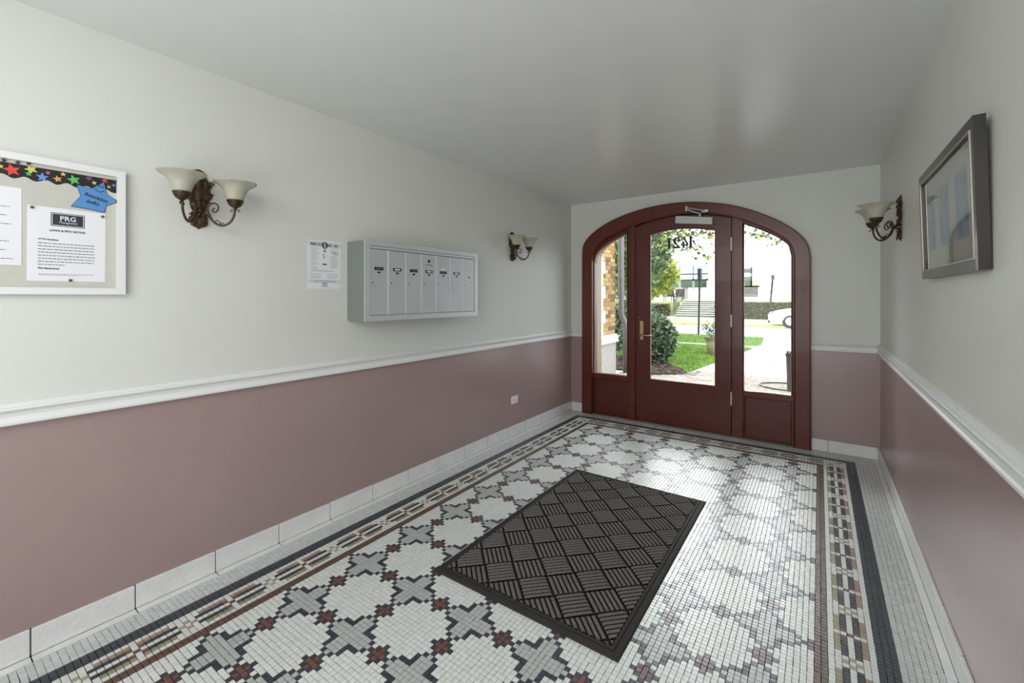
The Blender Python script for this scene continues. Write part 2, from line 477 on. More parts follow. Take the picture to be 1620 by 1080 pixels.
# ---------------------------------------------------------------- tiled baseboards with a flat shoe strip
def tile_part(name, parent, x0, x1, y0, y1, z0, z1, mt=base_m, c=0.002):
    return MB().cbox(x0, x1, y0, y1, z0, z1, c).build(name, mt, parent)
def side_base(name, wall_x, face_x, shoe_x, off, label):
    lo, hi = min(wall_x, face_x), max(wall_x, face_x)
    g = MB(); g.box(lo, (lo+hi)/2 if wall_x < face_x else hi, YB, YF, 0, 0.100) if wall_x < face_x else g.box((lo+hi)/2, hi, YB, YF, 0, 0.100)
    slo, shi = min(face_x, shoe_x), max(face_x, shoe_x)
    g.box(slo, shi, YB, YF, -0.01, -0.003)
    root = tag(g.build(name, grout), label, 'baseboard', kind='structure')
    k = int((YB - off)/0.308) - 1
    r = random.Random(5)
    while off + k*0.308 < YF:
        y0, y1 = max(YB, off + k*0.308) + 0.0020, min(YF - 0.012, off + (k+1)*0.308) - 0.0020
        k += 1
        if y1 - y0 < 0.01: continue
        dz = r.uniform(-0.001, 0.001)
        tile_part('tile', root, lo, hi, y0, y1, 0.001, 0.102 + dz)
        tile_part('shoe_tile', root, slo + 0.0008, shi - 0.0008, y0, y1, -0.003, 0.0015, c=0.001)
    return root
side_base('baseboard_left', XL, -2.423, XSL, 0.311, 'white stone tile baseboard along the left wall')
side_base('baseboard_right', XR, 0.400, XSR, 2.151, 'white stone tile baseboard along the right wall')
def far_base(name, joints, label):
    g = MB(); g.box(joints[0], joints[-1], YF-0.006, YF, 0, 0.1)
    root = tag(g.build(name, grout), label, 'baseboard', kind='structure')
    for x0, x1 in zip(joints, joints[1:]): tile_part('tile', root, x0+0.001, x1-0.001, YF-0.012, YF, 0.001, 0.101)
far_base('baseboard_far', [-2.423, XO0-0.001], 'short tile baseboard left of the arched entrance')
far_base('baseboard_entrance', [XO1+0.001, 0.063, 0.400], 'short tile baseboard right of the arched entrance')

# ---------------------------------------------------------------- chair rails
RAIL = [(0, 0.880),(0.022, 0.880),(0.026, 0.884),(0.026, 0.893),(0.020, 0.899),(0.017, 0.912),(0.020, 0.926),(0.030, 0.934),(0.033, 0.939),(0.030, 0.944),(0.016, 0.946),(0.014, 0.951),(0.008, 0.953),(0.007, 0.958),(0, 0.959)]
def rail(name, fn, s0, s1, label):
    g = MB(); g.prism(RAIL, lambda d, z: fn(d, s0 + 0, z), lambda d, z: fn(d, s1, z))
    return tag(fix(g.build(name, white_trim)), label, 'chair rail', kind='structure')
rail('trim_1', lambda d, s, z: (XL + d, s, z), YB, YF, 'white moulded chair rail on the left wall')
rail('trim_2', lambda d, s, z: (s, YF - d, z), XL, XO0, 'short white chair rail left of the arched entrance')
rail('trim_3', lambda d, s, z: (s, YF - d, z), XO1, XR, 'white chair rail right of the arched entrance')
rail('trim_4', lambda d, s, z: (XR - d, s, z), YB, YF, 'white moulded chair rail on the right wall')

# ---------------------------------------------------------------- arched entrance: casing, mullions, leaf, sidelights
door = empty('door_1', (-1.178, 4.69, 0), label='arched cherry wood entrance with a glazed door in its middle', cat='door', kind='structure')
def D(o): o.parent = door; o.matrix_parent_inverse = Matrix.Translation((1.178, -4.69, 0)); return o
g = MB(); g.strip(ic, oc, YC, 4.80)
# raised outer bead and inner step following the arch
casing = D(fix(g.build('casing', wood)))
g = MB()
g.tube([(p[0], YC, p[1]) for p in [(a[0]*.93+b[0]*.07, a[1]*.93+b[1]*.07) for a, b in zip(ic, oc)]], 0.006, 6)
rv = MB(); rv.strip([(p[0]*.985+q[0]*.015, p[1]) for p, q in zip(ic, oc)], [((p[0]+q[0])/2, (p[1]+q[1])/2) for p, q in zip(ic, oc)], 4.80, 4.93)
D(fix(rv.build('outer_reveal', mat('taupe_reveal', S(140, 124, 102), rough=.5))))
mo = g.build('inner_bead', wood, casing, smooth=True)
g = MB(); g.tube([(p[0], YC+0.002, p[1]) for p in [(a[0]*.05+b[0]*.95, a[1]*.05+b[1]*.95) for a, b in zip(ic, oc)]], 0.005, 6)
g.build('outer_bead', wood, casing, smooth=True)

def arch_z(x, y, src=INNC):           # underside of the casing above x
    return lerp_poly(src, x)
YM = 4.675
XML0, XML1 = K((-1.733,0), YM)[0], K((-1.657,0), YM)[0]
XMR0, XMR1 = K((-0.694,0), YM)[0], K((-0.603,0), YM)[0]
def mullion(x0, x1):
    g = MB(); n = 4
    xs = [x0 + (x1-x0)*i/n for i in range(n+1)]
    g.strip([(x, 0.0) for x in xs], [(x, arch_z(x, YM) + 0.02) for x in xs], YM, 4.79)
    mu = D(fix(g.build('mullion', wood)))
    MB().cbox(x0-0.002, x1+0.002, YM-0.008, YM+0.01, 0.002, 0.172, 0.003).build('plinth_block', wood, mu)
    MB().cbox(x0+0.008, x0+0.014, YM-0.004, YM+0.004, 0.175, arch_z(x0, YM)-.01, 0.001).build('bead', wood, mu)
    return mu
mullion(XML0, XML1); mullion(XMR0, XMR1)

# door leaf
YD = 4.700
LX0, LX1 = K((-1.655,0), YD)[0], K((-0.703,0), YD)[0]
GX0, GX1 = K((-1.491,0), YD)[0], K((-0.843,0), YD)[0]
GZ0 = K((0, 0.467), YD)[1]
LEAFTOP = smooth_poly([K(p, YD) for p in [(-1.66,2.106),(-1.551,2.143),(-1.416,2.172),(-1.209,2.192),(-1.012,2.185),(-0.87,2.16),(-0.70,2.116)]], 1)
GTOP = smooth_poly([K(p, YD) for p in [(-1.491,2.018),(-1.389,2.042),(-1.285,2.056),(-1.16,2.058),(-1.036,2.047),(-0.93,2.03),(-0.843,2.010)]], 1)
g = MB()
n = 26
for (x0, x1, lo) in ((LX0, GX0, None), (GX0, GX1, GTOP), (GX1, LX1, None)):
    xs = [x0 + (x1-x0)*i/n for i in range(n+1)]
    if lo is None:
        g.strip([(x, 0.012) for x in xs], [(x, lerp_poly(LEAFTOP, x)) for x in xs], YD, YD+0.045)
    else:
        g.strip([(x, lerp_poly(lo, x)) for x in xs], [(x, lerp_poly(LEAFTOP, x)) for x in xs], YD, YD+0.045)
        g.strip([(x, 0.012) for x in xs], [(x, GZ0) for x in xs], YD, YD+0.045)
leaf = D(fix(g.build('door_leaf', wood_h)))
ring = [(GX0, GZ0), (GX1, GZ0)] + [(x, lerp_poly(GTOP, x)) for x in [GX1 - (GX1-GX0)*i/20 for i in range(21)]]
def bead_ring(ring, y, parent, r=0.0055, ins=0.004, name='glazing_bead', mt=None):
    g = MB(); cx = sum(p[0] for p in ring)/len(ring); cz = sum(p[1] for p in ring)/len(ring)
    pts = []
    for a, b in zip(ring, ring[1:]+ring[:1]):
        for t in (0, .5): pts.append((a[0]+(b[0]-a[0])*t, y, a[1]+(b[1]-a[1])*t))
    g.tube(pts, r, 6, closed=True)
    return g.build(name, mt or wood, parent, smooth=True)
bead_ring(ring, YD+0.002, leaf)
bead_ring(ring, YD+0.018, leaf, r=0.004, mt=bead_m)
def pane(ring, y, parent, th=0.005):
    g = MB(); g.prism(ring, lambda x, z: (x, y, z), lambda x, z: (x, y+th, z))
    g.f = [g.f[0]] ; g.mi = [0]          # one sheet: a thin pane
    return g.build('glass_pane', glass, parent)
pane(ring, YD+0.026, leaf)

# digits 1421, fixed to read from the street, so mirrored seen from inside
DG = {
 '1': [[(0.16,0),(0.98,0),(0.98,0.05),(0.80,0.09),(0.80,1.0),(0.62,1.0),(0.14,0.86),(0.16,0.78),(0.42,0.82),(0.42,0.09),(0.16,0.05)]],
 '4': [[(0.36,0),(0.90,0),(0.90,0.05),(0.78,0.08),(0.78,0.20),(1.0,0.20),(1.0,0.33),(0.78,0.33),(0.78,0.66),(0.50,0.56),(0.50,0.33),(0.26,0.33),(0.80,1.0),(0.50,1.0),(0.0,0.33),(0.0,0.20),(0.50,0.20),(0.50,0.08),(0.36,0.05)]],
 '2': [[(0.02,0),(0.93,0),(1.0,0.30),(0.90,0.30),(0.82,0.19),(0.42,0.19),(0.74,0.40),(0.94,0.58),(0.97,0.76),(0.86,0.92),(0.62,1.0),(0.34,0.99),(0.12,0.88),(0.04,0.74),(0.10,0.63),(0.24,0.60),(0.36,0.67),(0.32,0.80),(0.40,0.90),(0.54,0.88),(0.63,0.74),(0.56,0.56),(0.40,0.38),(0.02,0.10)]],
}
dz0, dh = K((0,1.856), YD)[1], 0.117
for ch, (dx0, dx1) in zip('1241', ((-1.312,-1.248),(-1.252,-1.172),(-1.170,-1.096),(-1.100,-1.034))):
    (xa, _), (xb, _) = K((dx0,0), YD+0.026), K((dx1,0), YD+0.026)
    g = MB()
    for poly in DG[ch]:
        g.prism([(xb - (xb-xa)*p[0], dz0 + dh*p[1]) for p in poly], lambda x, z: (x, YD+0.0222, z), lambda x, z: (x, YD+0.0255, z))
    fix(g.build('number_digit', dark_plastic, leaf))

# lever handle
hx, hz = K((-1.579, 0.987), YD)
g = MB(); g.cbox(hx-0.021, hx+0.021, YD-0.008, YD, hz-0.102, hz+0.104, 0.003)
plate = g.build('handle_plate', brass, leaf)
g = MB(); zl = K((0,0.937), YD)[1]
g.tube([(hx, YD-0.006, zl), (hx, YD-0.05, zl)], 0.010, 10)
g.tube([(hx-0.02, YD-0.055, zl), (hx+0.02, YD-0.058, zl), (hx+0.06, YD-0.056, zl+0.002), (hx+0.10, YD-0.05, zl+0.001), (hx+0.125, YD-0.046, zl-0.003)], [0.009,0.010,0.009,0.008,0.006], 8)
g.build('lever', brass, leaf, smooth=True)
g = MB(); g.tube([(hx, YD-0.008, hz+0.075), (hx, YD-0.014, hz+0.075)], 0.009, 12); g.build('lock_cylinder', brass, leaf)
for z in (1.128, 0.837):
    p = K((-1.601, z), YD); g = MB(); g.tube([(p[0], YD-0.003, p[1]), (p[0], YD+0.001, p[1])], 0.005, 10); g.build('screw_head', steel_f, leaf)
for z0, z1 in ((1.927,1.805),(1.174,1.059),(0.423,0.300)):
    pa, pb = K((-0.701, z0), YM), K((-0.701, z1), YM)
    g = MB(); g.tube([(pa[0], YM+0.004, pb[1]), (pa[0], YM+0.004, pa[1])], 0.0075, 10)
    g.tube([(pa[0], YM+0.004, pa[1]), (pa[0], YM+0.004, pa[1]+0.008)], [0.005, 0.003], 8)
    g.tube([(pa[0], YM+0.004, pb[1]-0.008), (pa[0], YM+0.004, pb[1])], [0.003, 0.005], 8)
    hg = D(g.build('hinge', steel_f, None, smooth=False))
# weather strip showing between leaf and left mullion, small white paint nicks
g = MB(); g.box(XML1+0.001, LX0-0.001, YD+0.005, YD+0.01, 0.02, 2.08); D(g.build('weather_strip', dark_plastic))
# rebate behind the leaf edge
g = MB(); xs = [LX0-0.02 + (LX1-LX0+0.04)*i/20 for i in range(21)]
g.strip([(x, lerp_poly(LEAFTOP, x)-0.012) for x in xs], [(x, arch_z(x, YC)+0.03) for x in xs], YD+0.048, YD+0.09)
g.box(XML1-0.01, LX0+0.02, YD+0.048, YD+0.09, 0.0, 2.12); g.box(LX1-0.02, XMR0+0.01, YD+0.048, YD+0.09, 0.0, 2.12); g.box(XML1-0.01, XMR0+0.01, YD+0.048, YD+0.09, 0.0, 0.03)
D(fix(g.build('door_stop', wood)))
g = MB(); g.cbox(XI0, XI1, 4.655, 4.80, -0.002, 0.010, 0.003); D(g.build('threshold', mat('worn_stone', S(120,112,100), rough=0.7, bump=0.3)))

# door closer
c0, c1 = K((-1.221,2.119), YD-0.05), K((-0.870,2.192), YD-0.05)
clz0, clz1 = 2.122, 2.182
clo = empty('door_closer', (-1.03, 4.68, 2.12), label='pale metal door closer box with jointed arm at top of door', cat='door closer')
clo.parent = None
def CH(o, par, loc): o.parent = par; o.matrix_parent_inverse = Matrix.Translation(loc).inverted(); return o
g = MB(); _k = lambda z: K((0, z), 4.64)[1]
for ya, yb, e in ((4.640, 4.646, .004), (4.646, 4.699, 0.0)):
    g.prism([(c0[0]+e-.006, _k(2.119)+e), (c1[0]-e, _k(2.072)+e), (c1[0]-e, _k(2.142)-e), (c0[0]+e, _k(2.194)-e)], lambda x, z: (x, ya, z), lambda x, z: (x, yb, z))
CH(g.build('cover', mat('closer_grey', S(186,190,186), rough=0.4, metal=0.2)), clo, (-1.03, 4.68, 2.12))
g = MB()
ax0 = K((-0.99, 2.19), 4.64)
g.tube([(ax0[0], 4.66, K((0,2.165),4.64)[1]), (ax0[0], 4.66, K((0,2.20),4.64)[1])], 0.012, 12)
sp = (ax0[0], 4.655, K((0,2.19),4.64)[1]); el = (K((-1.116,2.25),4.53)[0], 4.53, K((-1.116,2.250),4.53)[1]); sh = (K((-0.94,2.20),4.655)[0], 4.65, K((-0.94,2.215),4.65)[1])
g.tube([sp, el], 0.008, 8)
CH(g.build('main_arm', steel_f), clo, (-1.03, 4.68, 2.12))
g = MB(); g.tube([(el[0], el[1], el[2]-0.018), (el[0], el[1], el[2]+0.028)], 0.011, 10); g.tube([(el[0], el[1], el[2]+0.014), sh], 0.0055, 8)
CH(g.build('link_arm', steel_f), clo, (-1.03, 4.68, 2.12))
g = MB(); g.cbox(sh[0]-0.03, sh[0]+0.03, 4.652, 4.661, sh[2]-0.014, sh[2]+0.012, 0.003); CH(g.build('bracket', steel_f), clo, (-1.03, 4.68, 2.12))

# sidelights
def sidelight(name, x0, x1, gx0, gx1, gz0, gtop, label):
    root = empty(name, ((x0+x1)/2, 4.70, 0), label=label, cat='window', kind='structure')
    base = ((x0+x1)/2, 4.70, 0)
    n = 22
    fr = MB()
    xs = [gx0 + (gx1-gx0)*i/n for i in range(n+1)]
    fr.strip([(x, lerp_poly(gtop, x)) for x in xs], [(x, arch_z(x, YC)+0.03) for x in xs], 4.70, 4.775)
    for (a, b) in ((x0-0.01, gx0), (gx1, x1+0.01)):
        if b - a > 0.001:
            xx = [a, b]
            fr.strip([(x, gz0) for x in xx], [(x, arch_z(x, YC)+0.03) for x in xx], 4.70, 4.775)
    fr.strip([(x0-0.01, gz0-0.05), (x1+0.01, gz0-0.05)], [(x0-0.01, gz0), (x1+0.01, gz0)], 4.69, 4.775)
    frame = CH(fix(fr.build('frame', wood)), root, base)
    ring = [(gx0, gz0), (gx1, gz0)] + [(x, lerp_poly(gtop, x)) for x in [gx1 - (gx1-gx0)*i/20 for i in range(21)]]
    bead_ring(ring, 4.700, frame, 0.006)
    bead_ring(ring, 4.716, frame, 0.006, mt=bead_m)
    CH(pane(ring, 4.735, None), root, base)
    # bottom panel: recessed field inside a moulded frame
    pz0, pz1 = 0.0, gz0-0.05
    pb = MB(); pb.box(x0-0.01, x1+0.01, 4.712, 4.775, pz0, pz1)
    pn = CH(pb.build('kick_panel', wood_h), root, base)
    pr = [(x0+0.018, 0.03), (x1-0.018, 0.03), (x1-0.018, pz1-0.008), (x0+0.018, pz1-0.008)]
    bead_ring(pr, 4.710, pn, 0.006, name='panel_moulding')
    pb = MB(); pb.box(x0, x1, 4.702, 4.715, 0.0, 0.02); pb.box(x0, x0+0.012, 4.702, 4.715, 0.02, pz1); pb.box(x1-0.012, x1, 4.702, 4.715, 0.02, pz1)
    CH(pb.build('panel_frame', wood), root, base)
    return root
def KG(pts): return smooth_poly([K(p, 4.715) for p in pts], 1)
sidelight('window_1', XI0, XML0, K((-2.135,0),4.715)[0], K((-1.735,0),4.715)[0], K((0,0.472),4.715)[1],
          KG([(-2.135,1.74),(-2.128,1.80),(-2.104,1.85),(-2.046,1.914),(-1.924,1.985),(-1.735,2.062)]), 'narrow arched sidelight left of the entrance door')
sidelight('window_2', XMR1, XI1, K((-0.594,0),4.715)[0], K((-0.203,0),4.715)[0], K((0,0.455),4.715)[1],
          KG([(-0.594,2.053),(-0.455,1.988),(-0.333,1.918),(-0.25,1.852),(-0.212,1.80),(-0.203,1.72)]), 'narrow arched sidelight right of the entrance door')

# ---------------------------------------------------------------- entrance mat
MX0, MX1, MY0, MY1 = -1.556, -0.607, 1.549, 3.088
mat_rubber = mat('mat_rubber', S(46, 42, 40), rough=0.7, spec=0.35, bump=0.5, bscale=300, var=0.25, vscale=260)
mat_pile = mat('mat_pile', S(116, 113, 110), rough=0.85, spec=0.3, bump=0.8, bscale=420, var=0.6, vscale=330)
groove_m = mat('mat_groove', S(22, 20, 19), rough=0.9, spec=0.1)
em = empty('entrance_mat', ((MX0+MX1)/2, (MY0+MY1)/2, 0.0), label='dark brown ribbed basketweave entrance mat on the mosaic floor', cat='mat')
mc = ((MX0+MX1)/2, (MY0+MY1)/2, 0.0)
g = MB(); g.cbox(MX0+.004, MX1-.004, MY0+.004, MY1-.004, 0.0006, 0.0035, 0.001)
CH(g.build('backing', mat_rubber), em, mc)
def rect_ring(i): return [(MX0+i, MY0+i), (MX1-i, MY0+i), (MX1-i, MY1-i), (MX0+i, MY1-i)]
prof = [(0.0,0.0006),(0.002,0.005),(0.006,0.009),(0.016,0.0125),(0.022,0.0125),(0.025,0.0075),(0.029,0.0075),(0.032,0.0125),(0.039,0.014),(0.045,0.0125),(0.048,0.0035)]
g = MB(); vs = []; fs = []
for i, z in prof: vs += [(x, y, z) for x, y in rect_ring(i)]
for j in range(len(prof)-1):
    for k in range(4): fs.append((j*4+k, j*4+(k+1)%4, (j+1)*4+(k+1)%4, (j+1)*4+k))
g.add(vs, fs); CH(g.build('raised_rim', mat_rubber), em, mc)
ins = 0.047; IX0, IX1, IY0, IY1 = MX0+ins, MX1-ins, MY0+ins, MY1-ins
def clip(poly):
    for ax, lim, sg in ((0,IX0,1),(0,IX1,-1),(1,IY0,1),(1,IY1,-1)):
        out = []
        for p, q in zip(poly, poly[1:]+poly[:1]):
            ip, iq = (p[ax]-lim)*sg >= 0, (q[ax]-lim)*sg >= 0
            if ip: out.append(p)
            if ip != iq:
                t = (lim-p[ax])/(q[ax]-p[ax]); out.append(tuple(p[i]+(q[i]-p[i])*t for i in range(3)))
        poly = out
        if len(poly) < 3: return []
    return poly
sq = math.sqrt(.5); sB = 0.1405
Cx, Cy = -0.974, 1.819
nrib = 6
for i in range(-12, 13):
    for j in range(-12, 13):
        cx_ = Cx + sB*(i+j)*sq; cy_ = Cy + sB*(i-j)*sq
        if not (IX0-.1 < cx_ < IX1+.1 and IY0-.1 < cy_ < IY1+.1): continue
        u = (sq, sq); v = (sq, -sq)
        if (i+j) % 2: u, v = v, (sq, sq)         # ribs run along v
        g = MB(); hs = sB/2 - 0.0015
        L5 = [(-1,0.0),(-.93,.6),(-.8,1),(0,1),(.8,1),(.93,.6),(1,0.0)]
        w = 2*hs/nrib
        cols = []
        for r_ in range(nrib):
            for t, hgt in ((0.0,0.0),(0.14,.62),(0.32,.93),(0.5,1.0),(0.68,.93),(0.86,.62)):
                cols.append((-hs + w*(r_+t), hgt))
        cols.append((hs, 0.0))
        for (s0, h0), (s1, h1) in zip(cols, cols[1:]):
            for (l0, e0), (l1, e1) in zip(L5, L5[1:]):
                quad = []
                for s_, h_, l_, e_ in ((s0,h0,l0,e0),(s1,h1,l0,e0),(s1,h1,l1,e1),(s0,h0,l1,e1)):
                    quad.append((cx_+u[0]*s_+v[0]*l_*hs, cy_+u[1]*s_+v[1]*l_*hs, 0.0030 + 0.0130*h_*e_))
                pl = clip(quad)
                if len(pl) >= 3: g.add(pl, [tuple(range(len(pl)))], 1 if (h0 + h1 < 0.8 or e0 + e1 < 1.0) else 0)
        if g.f:
            o = g.build('rib_block', [mat_pile, groove_m], None)
            bm = bmesh.new(); bm.from_mesh(o.data); bmesh.ops.remove_doubles(bm, verts=bm.verts, dist=0.0002); bmesh.ops.recalc_face_normals(bm, faces=bm.faces)
            if sum(f.normal.z for f in bm.faces) < 0: bmesh.ops.reverse_faces(bm, faces=bm.faces)
            for f in bm.faces: f.smooth = True
            bm.to_mesh(o.data); bm.free()
            CH(o, em, mc)

# ---------------------------------------------------------------- wall sconces
def make_sconce(label, loc, rz):
    """built facing +x from the wall at x=0; z=0 at the plate's bolt"""
    root = empty('wall_sconce', loc, rz, label=label, cat='wall lamp', group='twin arm bronze wall sconces')
    # back plate: upper crest, boss, lower acanthus leaf
    def wz(z):
        if z > 0.0:
            t = z/0.195
            base = 0.016 + 0.040*max(0.0, math.sin(math.pi*min(1, t*1.05)))**0.8
            if t > .72: base = 0.056*max(0.0, 1-(t-.72)/.28)**0.6*0.8 + 0.004
            return base + 0.0055*math.sin(t*22)
        t = -z/0.092
        return (0.018 + 0.020*max(0.0, math.sin(math.pi*min(1, t*1.0)))**0.9)*(1 if t < .8 else max(0.15, (1-t)/.2)) + 0.004*math.sin(t*17)
    g = MB(); rows = 64; cols = 20; vs = []
    for i in range(rows+1):
        z = -0.092 + (0.195+0.092)*i/rows; w = max(0.003, wz(z))
        for j in range(cols+1):
            s = -1 + 2*j/cols
            dome = math.sqrt(max(0, 1-s*s))
            flute = 0.0035*math.cos(s*9.4 + (0.8 if z < 0 else 0)*math.sin(z*120))
            x = 0.001 + (0.013 + flute*1.0 + 0.004*math.sin(z*85))*dome + (0.006*dome if abs(z) < 0.02 else 0)
            lean = 0.012*max(0, (z-0.13)/0.06)
            tp_ = min(1.0, (0.195-z)/0.045 + 0.08, (z+0.092)/0.03 + 0.1)
            vs.append((max(0.0008, (x + lean*dome)*tp_), s*w, z))
    fs = [(i*(cols+1)+j, i*(cols+1)+j+1, (i+1)*(cols+1)+j+1, (i+1)*(cols+1)+j) for i in range(rows) for j in range(cols)]
    g.add(vs, fs)
    # back closure
    per = [(i*(cols+1)) for i in range(rows+1)] + [(i*(cols+1)+cols) for i in range(rows, -1, -1)]
    g.f.append(tuple(reversed(per))); g.mi.append(0)
    fix(g.build('back_plate', bronze, root, smooth=True))
    # carved scrolls on the plate's edges
    for sy in (1, -1):
        for (zz, yy, rr, d) in ((0.128, 0.047, 0.014, 1), (0.082, 0.044, 0.011, -1), (0.038, 0.030, 0.012, 1), (-0.028, 0.031, 0.010, 1), (-0.058, 0.024, 0.009, -1)):
            pts = [(0.014, sy*(yy + (rr*(1-k/16))*math.cos(k*0.62)), zz + d*(rr*(1-k/16))*math.sin(k*0.62)) for k in range(14)]
            g = MB(); g.tube(pts, [0.0042*(1-k/22) for k in range(14)], 6); g.build('scroll', bronze, root, smooth=True)
    g = MB()
    for k in range(5):
        a = -0.6 + 0.3*k
        pts = [(0.013+0.006*t/4, math.sin(a)*0.055*t/4, -0.030 - 0.055*math.cos(a)*t/4) for t in range(5)]
        g.tube(pts, [0.0038, 0.0045, 0.0040, 0.003, 0.0015], 6)
    o = g.build('leaf_rib', bronze, root, smooth=True)
    g = MB(); prof = [(0.0001, 0.034), (0.011, 0.032), (0.017, 0.026), (0.019, 0.014), (0.022, 0.008), (0.022, 0.0)]
    n = 20; vs = []
    for r, x in prof:
        for k in range(n):
            a = 2*math.pi*k/n; vs.append((x, r*math.cos(a)*1.15, -0.002 + r*math.sin(a)*.85))
    g.add(vs, [(i*n+k, i*n+(k+1)%n, (i+1)*n+(k+1)%n, (i+1)*n+k) for i in range(len(prof)-1) for k in range(n)])
    fix(g.build('boss', bronze, root, smooth=True))
    dirx, diry = 0.127, 0.108
    for sy in (1, -1):
        def A(r, z):     # r 0..0.167 along the arm's vertical plane
            t = r/0.167
            return (0.012 + (dirx-0.012)*t, sy*diry*t, z)
        g = MB()
        mainp = [(0.0, 0.0), (0.02, 0.002), (0.036, -0.004), (0.045, -0.024), (0.055, -0.045), (0.072, -0.062), (0.093, -0.072), (0.115, -0.073), (0.137, -0.062), (0.152, -0.045), (0.161, -0.025), (0.165, -0.004), (0.167, 0.008)]
        pts = [A(r, z) for r, z in smooth_poly(mainp, 1)]
        g.tube(pts, 0.0055, 8)
        loop = [(0.040, -0.010), (0.038, 0.008), (0.045, 0.024), (0.058, 0.033), (0.073, 0.034), (0.086, 0.025), (0.088, 0.010), (0.082, -0.004), (0.071, -0.011), (0.062, -0.006), (0.060, 0.004), (0.066, 0.010), (0.071, 0.006)]
        lp = smooth_poly(loop, 1)
        g.tube([A(r, z) for r, z in lp], [0.0045*(1-0.45*k/len(lp)) for k in range(len(lp))], 7)
        sp_ = [(0.098, -0.066), (0.090, -0.052), (0.078, -0.046), (0.072, -0.054), (0.078, -0.058)]
        g.tube([A(r, z) for r, z in smooth_poly(sp_, 1)], 0.0024, 6)
        sp_ = [(0.120, -0.070), (0.110, -0.060), (0.100, -0.060), (0.099, -0.066)]
        g.tube([A(r, z) for r, z in smooth_poly(sp_, 1)], 0.0022, 6)
        g.build('arm', bronze, root, smooth=True)
        cx_, cy_ = dirx, sy*diry
        g = MB(); g.lathe([(0.0005, 0.0), (0.006, 0.001), (0.008, 0.006), (0.012, 0.010), (0.022, 0.016), (0.029, 0.025), (0.033, 0.036), (0.0365, 0.040), (0.0365, 0.043), (0.033, 0.045), (0.031, 0.043)], (cx_, cy_, 0.006), 30, wob=lambda a, i: 0.0010*math.cos(a*15) if 3 <= i <= 6 else 0)
        for k in range(2):
            a = math.atan2(sy*diry, dirx) + math.pi*k
            g.tube([(cx_+math.cos(a)*d, cy_+math.sin(a)*d, 0.004+z) for d, z in ((0.004,0),(0.013,0.002),(0.020,-0.002),(0.021,-0.008),(0.016,-0.010),(0.013,-0.006))], 0.0022, 6)
        g.build('cup', bronze, root, smooth=True)
        g = MB()
        outer = [(0.030, 0.036), (0.036, 0.050), (0.041, 0.066), (0.048, 0.084), (0.059, 0.100), (0.074, 0.113), (0.088, 0.121), (0.0925, 0.124)]
        inner = [(r-0.003, z+0.001) for r, z in reversed(outer[:-1])]
        g.lathe(outer + [(0.0915, 0.1265)] + inner + [(0.0005, 0.040)], (cx_, cy_, 0.008), 36, wob=lambda a, i: 0.0016*math.cos(a*8) if 5 <= i <= 10 else 0)
        g.build('glass_shade', shade_m, root, smooth=True)
    return root
first = make_sconce('bronze twin arm wall sconce beside the notice board, largest of the three', (XL+0.001, 0.858, 1.765), 0)
def copy_tree(o, parent=None):
    c = o.copy(); sc.collection.objects.link(c); c.parent = parent
    for ch in list(o.children): copy_tree(ch, c)
    return c
s2 = copy_tree(first); s2.location = (XL+0.001, 3.475, 1.783); s2['label'] = 'small looking bronze wall sconce between the mailboxes and the far corner'
s3 = copy_tree(first); s3.location = (XR-0.001, 3.585, 1.783); s3.rotation_euler = (0, 0, math.pi); s3['label'] = 'bronze wall sconce on the right wall beyond the framed picture'

# ---------------------------------------------------------------- mailbox bank
MXF = -2.254; my0, my1, mz0, mz1 = 1.664, 2.735, 1.200, 1.697
mbx = empty('mailbox_bank', (XL+0.001, (my0+my1)/2, mz0), label='wall mounted aluminium bank of seven apartment mailboxes', cat='mailbox')
ml = (XL+0.001, (my0+my1)/2, mz0)
g = MB(); g.box(XL+0.001, MXF-0.006, my0+0.002, my1-0.002, mz0+0.002, mz1-0.002)
CH(g.build('housing', box_side), mbx, ml)
g = MB()
def mitre(y0, y1, z0, z1, w, xa, xb):
    """bevelled picture frame in the plane x: outer edge low, inner edge raised"""
    for P in ([(y0,z0),(y1,z0),(y1-w,z0+w),(y0+w,z0+w)], [(y1,z0),(y1,z1),(y1-w,z1-w),(y1-w,z0+w)], [(y1,z1),(y0,z1),(y0+w,z1-w),(y1-w,z1-w)], [(y0,z1),(y0,z0),(y0+w,z0+w),(y0+w,z1-w)]):
        g.prism(P, lambda y, z: (xb, y, z), lambda y, z: (xa, y, z))
fw_ = 0.035
for k, P in enumerate(([(my0,mz0),(my1,mz0),(my1-fw_,mz0+fw_),(my0+fw_,mz0+fw_)], [(my1,mz0),(my1,mz1),(my1-fw_,mz1-fw_+0.006),(my1-fw_,mz0+fw_)], [(my1,mz1),(my0,mz1),(my0+fw_,mz1-fw_+0.006),(my1-fw_,mz1-fw_+0.006)], [(my0,mz1),(my0,mz0),(my0+fw_,mz0+fw_),(my0+fw_,mz1-fw_+0.006)])):
    g = MB(); g.prism(P, lambda y, z: (MXF, y, z), lambda y, z: (MXF-0.008, y, z))
    CH(fix(g.build('frame_rail', steel_f)), mbx, ml)
g = MB(); g.box(MXF-0.012, MXF-0.006, my0+fw_, my1-fw_, mz0+fw_, mz1-fw_)
CH(g.build('door_recess', mat('recess_grey', S(120,122,122), rough=0.5, metal=0.3)), mbx, ml)
dz0_, dz1_ = mz0+fw_+0.002, 1.647
g = MB(); g.cbox(MXF-0.008, MXF-0.002, my0+fw_, my1-fw_, 1.650, 1.666, 0.002); CH(g.build('top_bar', steel_f), mbx, ml)
edges = [1.702, 1.841, 1.986, 2.126, 2.270, 2.4145, 2.556, 2.698]
slot_z = 1.527
